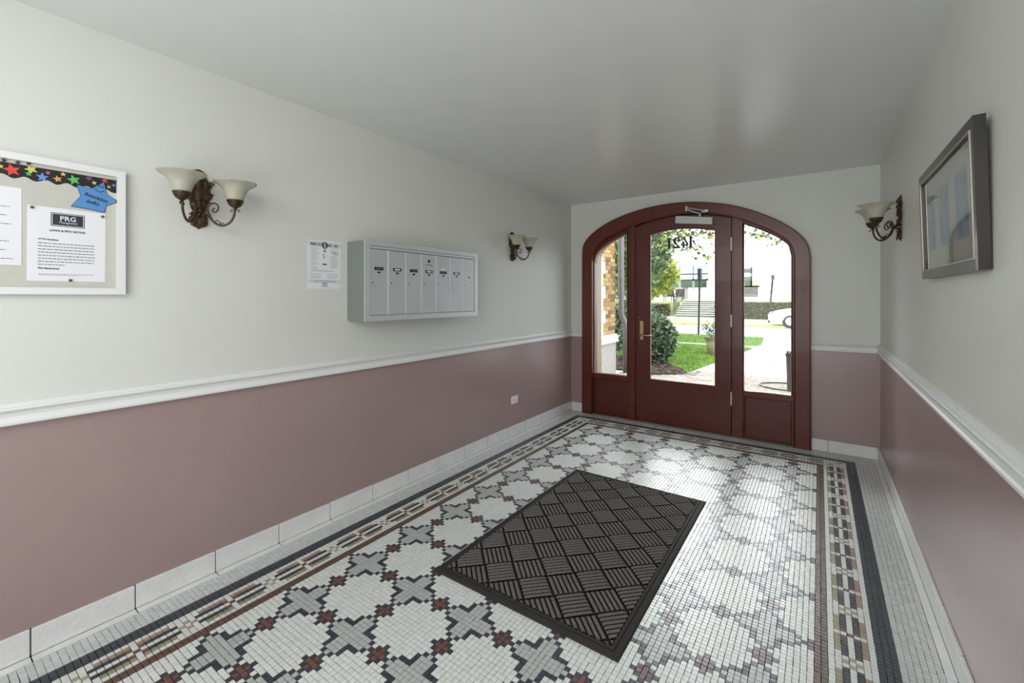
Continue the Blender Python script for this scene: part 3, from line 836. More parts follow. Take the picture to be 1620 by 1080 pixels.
for i in range(7):
    y0, y1 = edges[i]+0.006, edges[i+1]-0.006
    if i == 0: y0 = 1.702
    if i == 6: y1 = 2.697
    g = MB(); g.cbox(MXF-0.008, MXF-0.003, y0, y1, dz0_, dz1_, 0.0015)
    dr = CH(g.build('mailbox_door', steel), mbx, ml)
    yc = (y0+y1)/2 + 0.001
    g = MB(); g.box(MXF-0.004, MXF-0.0012, yc-0.034, yc+0.034, slot_z-0.010, slot_z+0.010); g.build('name_holder', dark_plastic if i < 6 else steel_f, dr)
    g = MB(); g.box(MXF-0.004, MXF-0.0006, yc-0.022, yc+0.022, slot_z-0.0045, slot_z+0.005); g.build('name_card', ink_soft if i in (0, 2, 4) else (paper if i != 6 else steel), dr)
    g = MB(); g.box(MXF-0.004, MXF-0.001, yc-0.010, yc+0.010, slot_z-0.029, slot_z-0.019); g.build('unit_number_plate', dark_plastic, dr)
    lz = 1.440; ly = y0+0.015
    g = MB(); g.tube([(MXF-0.004, ly, lz), (MXF+0.003, ly, lz)], 0.0125, 18); lk = g.build('cam_lock', steel_f, dr)
    g = MB(); g.tube([(MXF+0.002, ly, lz), (MXF+0.0036, ly, lz)], 0.005, 10); g.build('keyway', dark_plastic, dr)
    if i < 6:
        g = MB(); g.cbox(MXF-0.009, MXF-0.0015, edges[i+1]-0.0045, edges[i+1]+0.0045, dz0_, dz1_, 0.001); CH(g.build('divider', steel_f), mbx, ml)
    if i == 3:
        g = MB(); g.tube([(MXF-0.004, yc, 1.602), (MXF-0.001, yc, 1.602)], 0.011, 14); g.build('master_lock', dark_plastic, dr)
        g = MB()
        for q in range(9):
            a = math.pi*(0.15+0.7*q/8)
            g.box(MXF-0.0035, MXF-0.0022, yc-0.032*math.cos(a)-0.0015, yc-0.032*math.cos(a)+0.0015, 1.563+0.010*math.sin(a)-(q % 3)*.002, 1.569+0.010*math.sin(a))
        g.build('engraved_mark', ink_soft, dr)
    if i == 4:
        g = MB(); g.box(MXF-0.004, MXF-0.0022, yc-0.018, yc+0.018, 1.545, 1.558); g.build('paper_label', paper, dr)

# ---------------------------------------------------------------- notice board and what is pinned to it
BX = XL + 0.0006
BY0, BY1, BZ0, BZ1 = -0.55, 0.583, 1.360, 1.879
nb = empty('notice_board', (BX, 0.0, BZ0), label='white framed pale fabric notice board at the left edge', cat='notice board')
nl = (BX, 0.0, BZ0)
g = MB(); g.box(BX, BX+0.010, BY0+0.01, BY1-0.01, BZ0+0.01, BZ1-0.01); CH(g.build('pin_surface', cork), nb, nl)
w = 0.026
for P in ([(BY0,BZ0),(BY1,BZ0),(BY1-w,BZ0+w),(BY0+w,BZ0+w)], [(BY1,BZ0),(BY1,BZ1),(BY1-w,BZ1-w),(BY1-w,BZ0+w)], [(BY1,BZ1),(BY0,BZ1),(BY0+w,BZ1-w),(BY1-w,BZ1-w)], [(BY0,BZ1),(BY0,BZ0),(BY0+w,BZ0+w),(BY0+w,BZ1-w)]):
    g = MB(); g.prism(P, lambda y, z: (BX+0.024, y, z), lambda y, z: (BX, y, z)); fr = CH(fix(g.build('frame_rail', white_trim)), nb, nl)
PX = BX + 0.0102
def sheet(name, poly, label, cat, x=PX, th=0.0008, mt=None, group=None, curl=0.0):
    g = MB(); g.prism(poly, lambda y, z: (x+th, y, z), lambda y, z: (x, y, z))
    o = fix(g.build(name, mt or paper)); return tag(o, label, cat, group)
def WF(x, yc, zc):          # lettering plane on the left wall: right = +y, up = +z
    return lambda r, u, o_: (x + o_, yc + r, zc + u)
strip = [(-0.10,1.840),(0.5555,1.840)]
wave = []
yy = 0.5555
while yy > -0.10:
    wave.append((yy, 1.7915 + 0.0058*math.cos((yy-0.352)*2*math.pi/0.056)))
    yy -= 0.004
poly = [(-0.10, 1.840)] + list(reversed(wave)) + [(0.5555, 1.840)]
bs = sheet('border_strip', list(reversed(poly)), 'black scalloped border strip printed with coloured stars', 'border strip', th=0.0006, mt=black_m)
def star_poly(cy, cz, r, rot=0.1, asp=0.5, ny=5):
    return [(cy + (r if k % 2 == 0 else r*asp)*math.cos(math.pi/2 + rot + k*math.pi/ny), cz + (r if k % 2 == 0 else r*asp)*math.sin(math.pi/2 + rot + k*math.pi/ny)) for k in range(2*ny)]
stars = [(0.264,1.815,0.024,'printed_red',S(216,70,58),.25),(0.312,1.829,0.019,'printed_yellow',S(206,200,104),.5),(0.306,1.811,0.010,'printed_green',S(92,182,96),.1),
         (0.341,1.806,0.018,'printed_blue',S(98,146,210),.0),(0.356,1.826,0.009,'printed_pink',S(180,90,150),.3),(0.382,1.808,0.014,'printed_orange',S(220,150,84),.25),
         (0.397,1.830,0.009,'printed_yellow',S(206,200,104),.1),(0.427,1.814,0.021,'printed_green',S(92,182,96),.3),(0.471,1.831,0.013,'printed_plum',S(108,78,100),.4),
         (0.487,1.815,0.009,'printed_cream',S(206,198,140),.2),(0.519,1.831,0.012,'printed_red',S(216,70,58),.2),(0.532,1.808,0.008,'printed_mint',S(140,190,140),.2),
         (0.5475,1.818,0.0075,'printed_blue',S(98,146,210),.2),(0.236,1.822,0.010,'printed_yellow',S(206,200,104),.2)]
for cy_, cz_, r_, mn, col, rot in stars:
    p = [(y, min(max(z, 1.787 if cy_ != .341 else 1.7875), 1.8395)) for y, z in star_poly(cy_, cz_, r_, rot, 0.44)]
    g = MB(); g.prism(p, lambda y, z: (PX+0.0010, y, z), lambda y, z: (PX+0.0006, y, z)); fix(g.build('printed_star', mat(mn, col, rough=0.6), bs))
SP = [(.434,1.798),(.477,1.790),(.517,1.826),(.525,1.776),(.5555,1.757),(.5555,1.746),(.524,1.727),(.519,1.698),(.474,1.7035),(.418,1.708),(.446,1.754)]
cyS, czS = 0.488, 1.757
g = MB(); g.prism([(y, z) for y, z in reversed(SP)], lambda y, z: (PX+0.0024, y, z), lambda y, z: (PX+0.0014, y, z))
bst = tag(fix(g.build('blue_star_sign', mat('star_edge_navy', S(38, 62, 104), rough=0.6))), 'blue paper star with a smiling face reading Association info', 'sign')
g = MB(); g.prism([(cyS+(y-cyS)*.955, czS+(z-czS)*.955) for y, z in reversed(SP)], lambda y, z: (PX+0.0028, y, z), lambda y, z: (PX+0.0024, y, z))
fix(g.build('star_face', mat('star_blue', S(82, 138, 196), rough=0.6), bst))
rot = R(-15)
def WR(x, yc, zc, a):
    return lambda r, u, o_: (x + o_, yc + r*math.cos(a) - u*math.sin(a), zc + r*math.sin(a) + u*math.cos(a))
text_mb('Association', 0.0205, WR(PX+0.0028, 0.4905, 1.750, R(-17)), extrude=0.0002, width=0.074, shear=0.15, bold=0.0004).build('writing', ink, bst)
text_mb('info', 0.021, WR(PX+0.0028, 0.481, 1.727, R(-13)), extrude=0.0002, width=0.038, shear=0.15, bold=0.0004).build('writing', ink, bst)
g = MB()
for dy in (-0.0055, 0.0045):
    g.tube([(PX+0.0032, 0.507+dy + 0.0028*math.cos(a/8*2*math.pi), 1.804 - dy*.3 + 0.0058*math.sin(a/8*2*math.pi)) for a in range(8)], 0.0008, 5, closed=True)
g.build('drawn_eyes', ink, bst)
g = MB(); g.tube([(PX+0.0032, 0.488+0.029*t, 1.7925 - 0.004*t - 0.010*math.sin(math.pi*t)) for t in [k/10 for k in range(11)]], 0.0011, 5); g.build('drawn_smile', ink, bst)

def lines_block(parent, x, y0, y1, z0, z1, n, seed, mt=ink_soft, last=0.5, h=0.0022, ragged=0.0, wl=0.012):
    r = random.Random(seed); g = MB()
    for i in range(n):
        z = z1 - (z1-z0)*i/max(1, n-1); ye = y1 if i < n-1 else y0+(y1-y0)*last
        if ragged: ye = y1 - r.random()*ragged*(y1-y0)
        y = y0
        while y < ye - 0.002:
            w_ = min(r.uniform(.35, 1.0)*wl, ye-y); g.box(x, x+0.0002, y, y+w_, z-h/2, z+h/2); y += w_ + 0.0022
    o = g.build('print_lines', mt, parent); o['kind'] = 'stuff'; return o
# main notice
np_ = sheet('notice_sheet', [(.3005,1.411),(.5205,1.411),(.5225,1.694),(.302,1.695)], 'white LAWN & PETS NOTICE sheet under a dark PRG logo block', 'notice', x=PX)
X1 = PX + 0.0008
g = MB(); g.box(X1, X1+0.0003, .3635, .4585, 1.6245, 1.6765); g.build('logo_block', black_m, np_)
g = MB(); g.box(X1+0.0003, X1+0.0005, .366, .456, 1.627, 1.674); g.build('logo_border', paper, np_)
g = MB(); g.box(X1+0.0005, X1+0.0007, .368, .454, 1.629, 1.672); g.build('logo_field', mat('logo_grey', S(46,48,52), rough=.6), np_)
text_mb('PRG', 0.026, WF(X1+0.0007, .411, 1.6475), extrude=0.0002, bold=0.0004, width=0.044).build('lettering', paper, np_)
text_mb('Management', 0.0105, WF(X1+0.0007, .412, 1.637), extrude=0.0002, width=0.050).build('lettering', paper, np_)
text_mb('LAWN & PETS NOTICE', 0.0105, WF(X1+0.0002, .410, 1.6035), extrude=0.0002, bold=0.0003, width=0.100).build('lettering', ink, np_)
text_mb('ATTN: Residents', 0.0085, WF(X1+0.0002, .357, 1.568), extrude=0.0002, bold=0.0002, width=0.056).build('lettering', ink, np_)
lines_block(np_, X1+0.0002, .329, .488, 1.474, 1.556, 8, 2, ink_soft, 0.45, 0.0028)
text_mb('PRG Management', 0.0085, WF(X1+0.0002, .358, 1.457), extrude=0.0002, bold=0.0003, width=0.058).build('lettering', ink, np_)
lines_block(np_, X1+0.0002, .331, .486, 1.434, 1.4385, 2, 3, ink_soft, 0.7, 0.0013)
lp_ = sheet('notice_sheet', [(.073,1.467),(.288,1.467),(.288,1.752),(.073,1.753)], 'plain white notice sheet cut off by the left edge of the picture', 'notice', x=PX)
lines_block(lp_, X1+0.0002, .10, .268, 1.49, 1.68, 7, 8, ink, 0.85, 0.0020, 0.25)
tackm = mat('brass_tack', S(120, 98, 74), rough=0.35, metal=0.7)
for i, (y, z, lb, xb) in enumerate([(.244,1.846,'brass thumb tack above the red printed star',PX),(.278,1.846,'brass thumb tack above the yellow printed star, second of three',PX),(.305,1.8485,'brass thumb tack nearest the top of the yellow printed star',PX),
        (.314,1.687,'brass thumb tack in the upper left corner of the PRG notice',X1),(.512,1.681,'brass thumb tack in the upper right corner of the PRG notice',X1),(.417,1.4155,'brass thumb tack at the bottom of the PRG notice',X1),(.549,1.8365,'brass thumb tack at the right end of the star border',PX+.0006)]):
    g = MB(); n = 12; vs = []; prof = [(0.0045,0.0),(0.0055,0.002),(0.0045,0.0045),(0.0028,0.006),(0.0035,0.009),(0.0001,0.010)]
    for r_, x_ in prof:
        for k in range(n):
            a = 2*math.pi*k/n; vs.append((xb + x_, y + r_*math.cos(a), z + r_*math.sin(a)))
    g.add(vs, [(q*n+k, q*n+(k+1)%n, (q+1)*n+(k+1)%n, (q+1)*n+k) for q in range(len(prof)-1) for k in range(n)])
    tag(fix(g.build('thumb_tack', tackm, smooth=True)), lb, 'thumb tack', 'brass thumb tacks on the notice board')

# recycling poster on the wall
WX = XL + 0.0006
rp = sheet('recycling_poster', [(1.402,1.397),(1.622,1.398),(1.622,1.687),(1.402,1.686)], 'white recycling information sheet taped left of the mailboxes', 'poster', x=WX)
X2 = WX + 0.0008
g = MB()
for P in ((1.410,1.616,1.672,1.6735),(1.410,1.616,1.652,1.6535),(1.410,1.4115,1.652,1.6735),(1.6145,1.616,1.652,1.6735),(1.410,1.616,1.4370,1.4385),(1.410,1.616,1.448,1.4495),(1.410,1.4115,1.437,1.4495),(1.6145,1.616,1.437,1.4495)):
    g.box(X2, X2+0.0003, *P)
g.build('printed_rule', ink_soft, rp)['kind'] = 'stuff'
g = MB(); ringp = [(X2+0.0004, 1.513+0.016*math.cos(a*math.pi/12), 1.659+0.016*math.sin(a*math.pi/12)) for a in range(24)]
g.tube(ringp, 0.0045, 4, closed=True); gr = g.build('green_emblem', mat('print_green', S(70,112,86), rough=.7), rp); gr.scale = (1, 1, 1)
for v in gr.data.vertices: v.co.x = X2 + 0.0002 + (0.0002 if v.co.x > X2+0.0004 else 0)
text_mb('RECYCLING 101', 0.0185, WF(X2+0.0006, 1.513, 1.6555), extrude=0.0002, bold=0.0006, width=0.178).build('lettering', ink, rp)
for (y0, y1, z0, z1, n, sd, rg) in ((1.424,1.480,1.527,1.642,15,11,.6),(1.552,1.606,1.527,1.598,11,12,.3),(1.420,1.500,1.462,1.487,4,13,.3),(1.530,1.610,1.462,1.487,4,14,.3),(1.432,1.580,1.503,1.509,2,15,.1),(1.424,1.470,1.514,1.522,2,16,.2),(1.440,1.590,1.4415,1.4455,2,17,.1),(1.553,1.600,1.628,1.644,3,18,.2)):
    lines_block(rp, X2+0.0002, y0, y1, z0, z1, n, sd, ink_soft, 0.6, 0.0016, rg, 0.009)
g = MB()
for k in range(7):
    g.cbox(X2+0.0001, X2+0.0004, 1.556+(k % 4)*.012+(0.012 if k > 3 else 0), 1.562+(k % 4)*.012+(0.012 if k > 3 else 0), 1.616-(k//4)*.010, 1.623-(k//4)*.010, 0.0001)
g.build('printed_icons', ink_soft, rp)['kind'] = 'stuff'
pb_ = mat('print_brown', S(120,100,86), rough=.7); pt_ = mat('print_tan', S(160,140,96), rough=.7)
g = MB(); g.prism([(1.502,1.619),(1.521,1.619),(1.517,1.626),(1.515,1.634),(1.508,1.634),(1.506,1.626)], lambda y, z: (X2+0.0004,y,z), lambda y, z: (X2,y,z)); g.build('printed_picture', pb_, rp)
g = MB(); g.prism([(1.502,1.585),(1.516,1.585),(1.516,1.588),(1.509,1.590),(1.508,1.610),(1.503,1.610)], lambda y, z: (X2+0.0004,y,z), lambda y, z: (X2,y,z)); g.build('printed_picture', pt_, rp)
g = MB(); g.prism([(1.499,1.541),(1.523,1.541),(1.525,1.550),(1.497,1.550)], lambda y, z: (X2+0.0004,y,z), lambda y, z: (X2,y,z)); g.build('printed_picture', ink_soft, rp)
g = MB(); g.prism([(1.498,1.421),(1.526,1.421),(1.528,1.434),(1.496,1.434)], lambda y, z: (X2+0.0004,y,z), lambda y, z: (X2,y,z)); g.build('printed_logo', mat('print_grey_green', S(150,160,152), rough=.7), rp)
g = MB(); g.box(X2, X2+0.0002, 1.487, 1.533, 1.412, 1.4155); g.build('printed_rule', ink_soft, rp)

# wall outlet, turned on its side
OY0, OY1, OZ0, OZ1 = 3.454, 3.568, 0.312, 0.386
ow = empty('wall_outlet', (XL, (OY0+OY1)/2, (OZ0+OZ1)/2), label='white electrical outlet low on the mauve left wall', cat='outlet')
ol = (XL, (OY0+OY1)/2, (OZ0+OZ1)/2)
g = MB(); g.cbox(XL, XL+0.007, OY0, OY1, OZ0, OZ1, 0.003); CH(g.build('cover_plate', plastic_w), ow, ol)
for dy in (-0.021, 0.021):
    g = MB(); yc = (OY0+OY1)/2+dy; zc = (OZ0+OZ1)/2
    g.cbox(XL+0.005, XL+0.0085, yc-0.014, yc+0.014, zc-0.0165, zc+0.0165, 0.002); soc = CH(g.build('socket', plastic_w), ow, ol)
    g = MB()
    for dz in (-.007, .007): g.box(XL+0.008, XL+0.0089, yc-0.001, yc+0.008, zc+dz-0.0012, zc+dz+0.0012)
    g.tube([(XL+0.008, yc-0.007, zc), (XL+0.0089, yc-0.007, zc)], 0.0026, 8)
    g.build('slots', dark_plastic, soc)

# ---------------------------------------------------------------- framed picture, top leaning off the wall
frame_m = mat('dark_walnut_frame', S(30, 19, 17), rough=0.3, spec=0.5, coat=0.2, var=0.2, stretch=(2, 2, 2))
pw, ph, pd = 0.852, 0.456, 0.030
pic = empty('framed_picture', (XR - 0.001, 2.262, 1.430), label='dark wooden framed picture of three blue panels on the right wall', cat='picture')
tilt = math.atan2(0.0125, ph)
pic.rotation_euler = (0, -tilt, 0)
# local: -x out of the wall, y along, z up
fb = 0.036
for P in ([(-pw/2,0),(pw/2,0),(pw/2-fb,fb),(-pw/2+fb,fb)], [(pw/2,0),(pw/2,ph),(pw/2-fb,ph-fb),(pw/2-fb,fb)], [(pw/2,ph),(-pw/2,ph),(-pw/2+fb,ph-fb),(pw/2-fb,ph-fb)], [(-pw/2,ph),(-pw/2,0),(-pw/2+fb,fb),(-pw/2+fb,ph-fb)]):
    g = MB(); g.prism(P, lambda y, z: (-pd, y, z), lambda y, z: (-0.002, y, z)); fr = fix(g.build('frame_rail', frame_m, pic))
    n4 = [((P[2][0]), P[2][1]), (P[3][0], P[3][1])]
    g = MB(); g.tube([(-pd-0.0005, P[2][0], P[2][1]), (-pd-0.0005, P[3][0], P[3][1])], 0.003, 6); g.build('inner_lip', mat('silver_lip', S(170,166,156), rough=.3, metal=.6), fr)
g = MB(); g.box(-0.014, -0.004, -pw/2+fb-0.004, pw/2-fb+0.004, fb-0.004, ph-fb+0.004); g.build('mount', mat('mount_board', S(178,180,170), rough=.8), pic)
art_m = mat('art_blue', S(120, 152, 166), rough=.8, var=0.35, vscale=14)
for yc, hw in ((2.545, 0.06), (2.318, 0.078), (2.07, 0.078)):
    g = MB(); g.box(-0.0148, -0.014, yc-2.262-hw, yc-2.262+hw, 0.118, 0.348); g.build('artwork_panel', art_m, pic)
g = MB(); g.add([(-0.022, -pw/2+fb, fb), (-0.022, pw/2-fb, fb), (-0.022, pw/2-fb, ph-fb), (-0.022, -pw/2+fb, ph-fb)], [(0,1,2,3)])
g.build('glass_pane', glass_mat('picture_glass', (0.94, 0.95, 0.94), 0.5), pic)

#@@EXTERIOR
# ---------------------------------------------------------------- outside: forecourt, street and the house across
concrete = mat('pale_concrete', S(168, 166, 161), rough=0.85, var=0.06, vscale=0.9, bump=0.1, bscale=12)
asphalt = mat('pale_asphalt', S(150, 150, 150), rough=0.9, var=0.08, vscale=0.6)
grass_b = mat('grass_ground', S(92, 124, 52), rough=0.95, var=0.25, vscale=3)
grass_m = mat('grass_blade', S(122, 152, 66), rough=0.7, var=0.35, vscale=4)
dry_grass = mat('dry_grass', S(172, 178, 118), rough=0.9, var=0.15, vscale=2)
mulch = mat('mulch', S(70, 58, 50), rough=0.95, var=0.4, vscale=25, bump=0.8, bscale=30)
GZ = -0.02
def slab(name, poly, z0, z1, mt, label, cat, kind='structure'):
    g = MB(); g.prism(poly, lambda x, y: (x, y, z1), lambda x, y: (x, y, z0))
    return tag(fix(g.build(name, mt)), label, cat, kind=kind)
slab('forecourt', [(-30,4.94),(30,4.94),(30,17.4),(-30,17.4)], -0.3, GZ, concrete, 'pale concrete forecourt and path outside the door', 'pavement')
slab('road', [(-40,17.4),(40,17.4),(40,23.9),(-40,23.9)], -0.4, -0.10, asphalt, 'pale asphalt street beyond the lawns', 'road')
slab('far_verge', [(-40,23.9),(40,23.9),(40,28.2),(-40,28.2)], -0.3, 0.0, dry_grass, 'yellowish grass verge across the street', 'grass')
slab('far_sidewalk', [(-40,28.2),(40,28.2),(40,60),(-40,60)], -0.3, 0.02, concrete, 'pale sidewalk across the street', 'pavement')
LAWN1 = [(-1.95,8.25),(-1.78,9.8),(-1.62,11.5),(-1.45,13.05),(-12,13.05),(-12,9.55),(-2.85,9.55),(-2.45,9.0)]
LAWN2 = [(-1.45,13.85),(-1.35,14.3),(-1.5,16.6),(-14,16.6),(-14,13.85)]
slab('lawn_near', LAWN1, -0.1, GZ+0.02, grass_b, 'green front lawn nearest the door', 'lawn')
slab('lawn_far', LAWN2, -0.1, GZ+0.02, grass_b, 'narrow green lawn strip beside the street', 'lawn')
slab('planting_bed', [(-1.99,8.02),(-1.96,8.24),(-2.46,9.0),(-2.86,9.55),(-12,9.55),(-12,7.95),(-2.75,7.85),(-2.42,7.72)], -0.1, GZ+0.03, mulch, 'dark mulch bed under the round shrub', 'planting bed')
def inside(p, poly):
    x, y = p; c = False
    for (x1, y1), (x2, y2) in zip(poly, poly[1:]+poly[:1]):
        if (y1 > y) != (y2 > y) and x < (x2-x1)*(y-y1)/(y2-y1)+x1: c = not c
    return c
def blades(name, poly, xr, yr, n, h, label, seed):
    r = random.Random(seed); g = MB()
    for _ in range(n):
        x, y = r.uniform(*xr), r.uniform(*yr)
        if not inside((x, y), poly): continue
        a = r.uniform(0, math.pi); w = r.uniform(.008, .016); hh = h*r.uniform(.5, 1.2); lx, ly = r.uniform(-.03, .03), r.uniform(-.03, .03)
        dx, dy = math.cos(a)*w, math.sin(a)*w
        g.add([(x-dx, y-dy, GZ+.015), (x+dx, y+dy, GZ+.015), (x+lx, y+ly, GZ+.02+hh)], [(0,1,2)])
    return tag(g.build(name, grass_m), label, 'grass', kind='stuff')
blades('grass_blades', LAWN1, (-4.2,-1.4), (8.2,13.1), 26000, 0.055, 'short green grass on the near lawn', 1)
blades('grass_blades', LAWN2, (-5.5,-1.2), (13.8,16.7), 9000, 0.06, 'short green grass on the strip by the street', 2)
leafm = mat('fallen_leaf', S(120, 104, 80), rough=.9)
g = MB(); r = random.Random(9)
for _ in range(420):
    x, y = r.uniform(-5.5, 1.2), r.uniform(7.8, 17.2)
    if _ > 260: x, y = r.uniform(-6, 1), r.uniform(21.9, 23.7)
    z = (GZ if y < 17.4 else -0.10) + .004; a = r.uniform(0, 6.28); s_ = r.uniform(.015, .035)
    if y < 17.4 and (inside((x, y), LAWN1) or inside((x, y), LAWN2)): z += .06
    g.add([(x+s_*math.cos(a), y+s_*math.sin(a), z), (x-s_*.5*math.sin(a), y+s_*.5*math.cos(a), z+.008), (x-s_*math.cos(a), y-s_*math.sin(a), z), (x+s_*.5*math.sin(a), y-s_*.5*math.cos(a), z+.006)], [(0,1,2,3)])
tag(g.build('fallen_leaves', leafm), 'small fallen leaves scattered over path and street', 'leaves', kind='stuff')
# brick apron right outside the door
pav = MB(); pav.prism([(-2.95,4.94),(1.2,4.94),(1.2,8.55),(-1.75,8.55),(-1.93,8.28),(-2.0,8.0),(-2.42,7.70),(-2.95,7.70)], lambda x, y: (x, y, GZ+0.004), lambda x, y: (x, y, GZ-.05))
pav = tag(fix(pav.build('brick_apron', mat('sand_joint', S(104, 100, 92), rough=.95))), 'weathered brick paving just outside the door', 'paving', kind='structure')
pm = [mat('paver_%s' % n_, c_, rough=.85, var=.2, vscale=12) for n_, c_ in (('grey', S(140,136,128)), ('buff', S(156,146,130)), ('rose', S(142,124,114)))]
pmesh = []
for mt in pm:
    g = MB(); g.cbox(-.0985, .0985, -.0475, .0475, 0, .012, .003); me = bpy.data.meshes.new('brick'); me.from_pydata(g.v, [], g.f); me.materials.append(mt); pmesh.append(me)
r = random.Random(4); cnt = 0
rows = []
for j in range(20):
    y = 6.62 + j*0.1
    for i in range(22):
        x = -2.85 + i*0.2 + (0.1 if j % 2 else 0)
        if x > 0.2: continue
        if y > 7.55 and x < -2.42 + (y-7.55)*1.1 and x < -1.8: continue
        if y > 8.0 and x < -1.78: continue
        rows.append((x, y))
for x, y in rows[:300]: link('brick', pmesh[r.randrange(3)], pav, (x, y, GZ+0.002+r.uniform(-.001, .002)))

chips = MB(); r = random.Random(77)
BED = [(-1.99,8.02),(-1.96,8.24),(-2.46,9.0),(-2.86,9.55),(-6,9.55),(-6,7.95),(-2.75,7.85),(-2.42,7.72)]
for _ in range(9000):
    x, y = r.uniform(-4.2,-1.95), r.uniform(7.7, 9.6)
    if not inside((x, y), BED): continue
    a = r.uniform(0, 6.28); l_ = r.uniform(.012,.03); z = GZ+.03
    chips.add([(x+l_*math.cos(a), y+l_*math.sin(a), z+r.uniform(0,.03)), (x-l_*math.sin(a)*.4, y+l_*math.cos(a)*.4, z+.004), (x-l_*math.cos(a), y-l_*math.sin(a), z+r.uniform(0,.02))], [(0,1,2)], r.randrange(2))
tag(chips.build('bark_chips', [mat('chip_dark', S(62,50,44), rough=.95), mat('chip_pale', S(122,104,90), rough=.95)]), 'bark chips covering the planting bed', 'mulch', kind='stuff')
# building wing left of the door
brick_ms = [mat('brick_%s' % n_, c_, rough=.8, var=.18, vscale=18, bump=.3, bscale=60) for n_, c_ in (('tan', S(150,118,70)), ('ochre', S(168,136,84)), ('umber', S(112,86,54)), ('sand', S(178,150,100)))]
mortar = mat('brick_mortar', S(176, 164, 138), rough=.95)
limestone = mat('grey_limestone', S(168, 162, 156), rough=.85, var=.22, vscale=7, stretch=(1, 6, 1.2), bump=.3, bscale=30)
WXF, WYC = -3.0, 7.50
g = MB(); g.box(WXF-0.6, WXF-0.012, 4.94, WYC-0.012, -0.1, 5.6); 
wing = tag(g.build('wall_wing', mortar), 'tan brick side wing with stone base left of the entrance', 'wall', kind='structure')
g = MB(); g.cbox(WXF-.5, WXF+0.015, 4.94, WYC+0.015, -0.05, 0.55, .004)
st = g.build('stone_base', limestone, wing)
g = MB()
for z0, z1, d in ((.55,.585,.055),(.585,.64,.045),(.64,.66,.06),(.66,.69,.03)): g.cbox(WXF-.5, WXF+d, 4.94, WYC+d, z0, z1, .004)
g.build('stone_ledge', mat('pale_limestone', S(216,212,204), rough=.8), wing)
bmesh_ = []
for mt in brick_ms:
    g = MB(); g.cbox(-.012, .0, -.098, .098, -.031, .031, .002); me = bpy.data.meshes.new('brick'); me.from_pydata(g.v, [], g.f); me.materials.append(mt); bmesh_.append(me)
r = random.Random(12)
for c in range(33):
    z = 0.728 + c*0.0705
    for i in range(5):
        y = WYC - 0.10 - i*0.206 - (0.103 if c % 2 else 0)
        if y < 6.80: continue
        link('brick', bmesh_[r.choice((0,0,1,1,2,3))], wing, (WXF, y, z))
        if i == 0 and c % 2: link('brick', bmesh_[r.choice((0,1,2))], wing, (WXF-.004, WYC-.055, z))
g = MB()
for k in range(12):
    z0 = 0.69 + k*0.21; wdt = 7.04 if k % 2 else 6.95
    g = MB(); g.cbox(WXF-.012, WXF+.012, 6.70, wdt, z0+.002, z0+.208, .003); g.build('jamb_stone', mat('white_stone', S(222,220,214), rough=.7), wing)
g = MB(); g.box(WXF-.03, WXF+.004, 5.4, 6.70, 0.69, 3.2); g.build('side_window', mat('dark_window', S(92, 84, 74), rough=.15, spec=.8), wing)
# downspout
dsm = mat('grey_downspout', S(104, 98, 98), rough=.45, metal=.2)
ds = empty('downspout', (-2.93, WYC+0.12, GZ), label='grey metal downspout at the corner of the brick wing', cat='downspout')
g = MB(); dsp = [(-2.93,WYC+.12,4.5),(-2.93,WYC+.12,1.08),(-2.92,WYC+.13,1.0),(-2.87,WYC+.16,.86),(-2.86,WYC+.165,.78),(-2.86,WYC+.165,GZ)]
g.tube(dsp, 0.052, 12)
CH(g.build('pipe', dsm, smooth=True), ds, (-2.93, WYC+0.12, GZ))
for z in (1.65, 2.9): 
    g = MB(); g.tube([(-2.93, WYC+.12, z), (-2.93, WYC+.12, z+.03)], .058, 12); CH(g.build('strap', dsm), ds, (-2.93, WYC+0.12, GZ))
g = MB(); g.tube([(-2.80,WYC+.2,4.5),(-2.80,WYC+.2,1.1),(-2.76,WYC+.22,.9),(-2.755,WYC+.22,.78),(-2.755,WYC+.22,GZ)], 0.016, 8)
tag(g.build('conduit', mat('pale_conduit', S(205,208,208), rough=.4), smooth=True), 'thin pale conduit standing beside the grey downspout', 'pipe')

# foliage helper
def leaf_cloud(name, n, fn, size, mats, parent, seed, elong=1.8):
    r = random.Random(seed); g = MB()
    for _ in range(n):
        p = Vector(fn(r)); s_ = size*r.uniform(.6, 1.25)
        d = Vector((r.gauss(0,1), r.gauss(0,1), r.gauss(0,.7))).normalized(); q = d.cross(Vector((r.gauss(0,1), r.gauss(0,1), r.gauss(0,1)))).normalized()
        u = d*s_*elong*.5; w_ = q*s_*.5
        g.add([p-u, p+w_*.9-u*.1, p+u, p-w_*.9-u*.1], [(0,1,2,3)], r.randrange(len(mats)))
    o = g.build(name, mats, parent); o['kind'] = 'stuff'; return o
def leafmat(name, c, t=.35):
    m = bpy.data.materials.new(name); m.use_nodes = True; nt = m.node_tree; b = nt.nodes['Principled BSDF']
    b.inputs['Base Color'].default_value = c; b.inputs['Roughness'].default_value = .45
    tr = nt.nodes.new('ShaderNodeBsdfTranslucent'); tr.inputs['Color'].default_value = tuple(min(1, x*1.3) for x in c[:3])+(1,)
    mx = nt.nodes.new('ShaderNodeMixShader'); mx.inputs['Fac'].default_value = t
    nt.links.new(b.outputs['BSDF'], mx.inputs[1]); nt.links.new(tr.outputs['BSDF'], mx.inputs[2]); nt.links.new(mx.outputs['Shader'], nt.nodes['Material Output'].inputs['Surface'])
    return m
LG = [leafmat('leaf_green_dark', S(46, 66, 40), .2), leafmat('leaf_green', S(70, 96, 54), .2), leafmat('leaf_green_grey', S(118, 134, 108), .2)]
LY = [leafmat('leaf_yellow', S(176, 178, 72)), leafmat('leaf_lime', S(146, 164, 62)), leafmat('leaf_olive', S(112, 124, 56))]
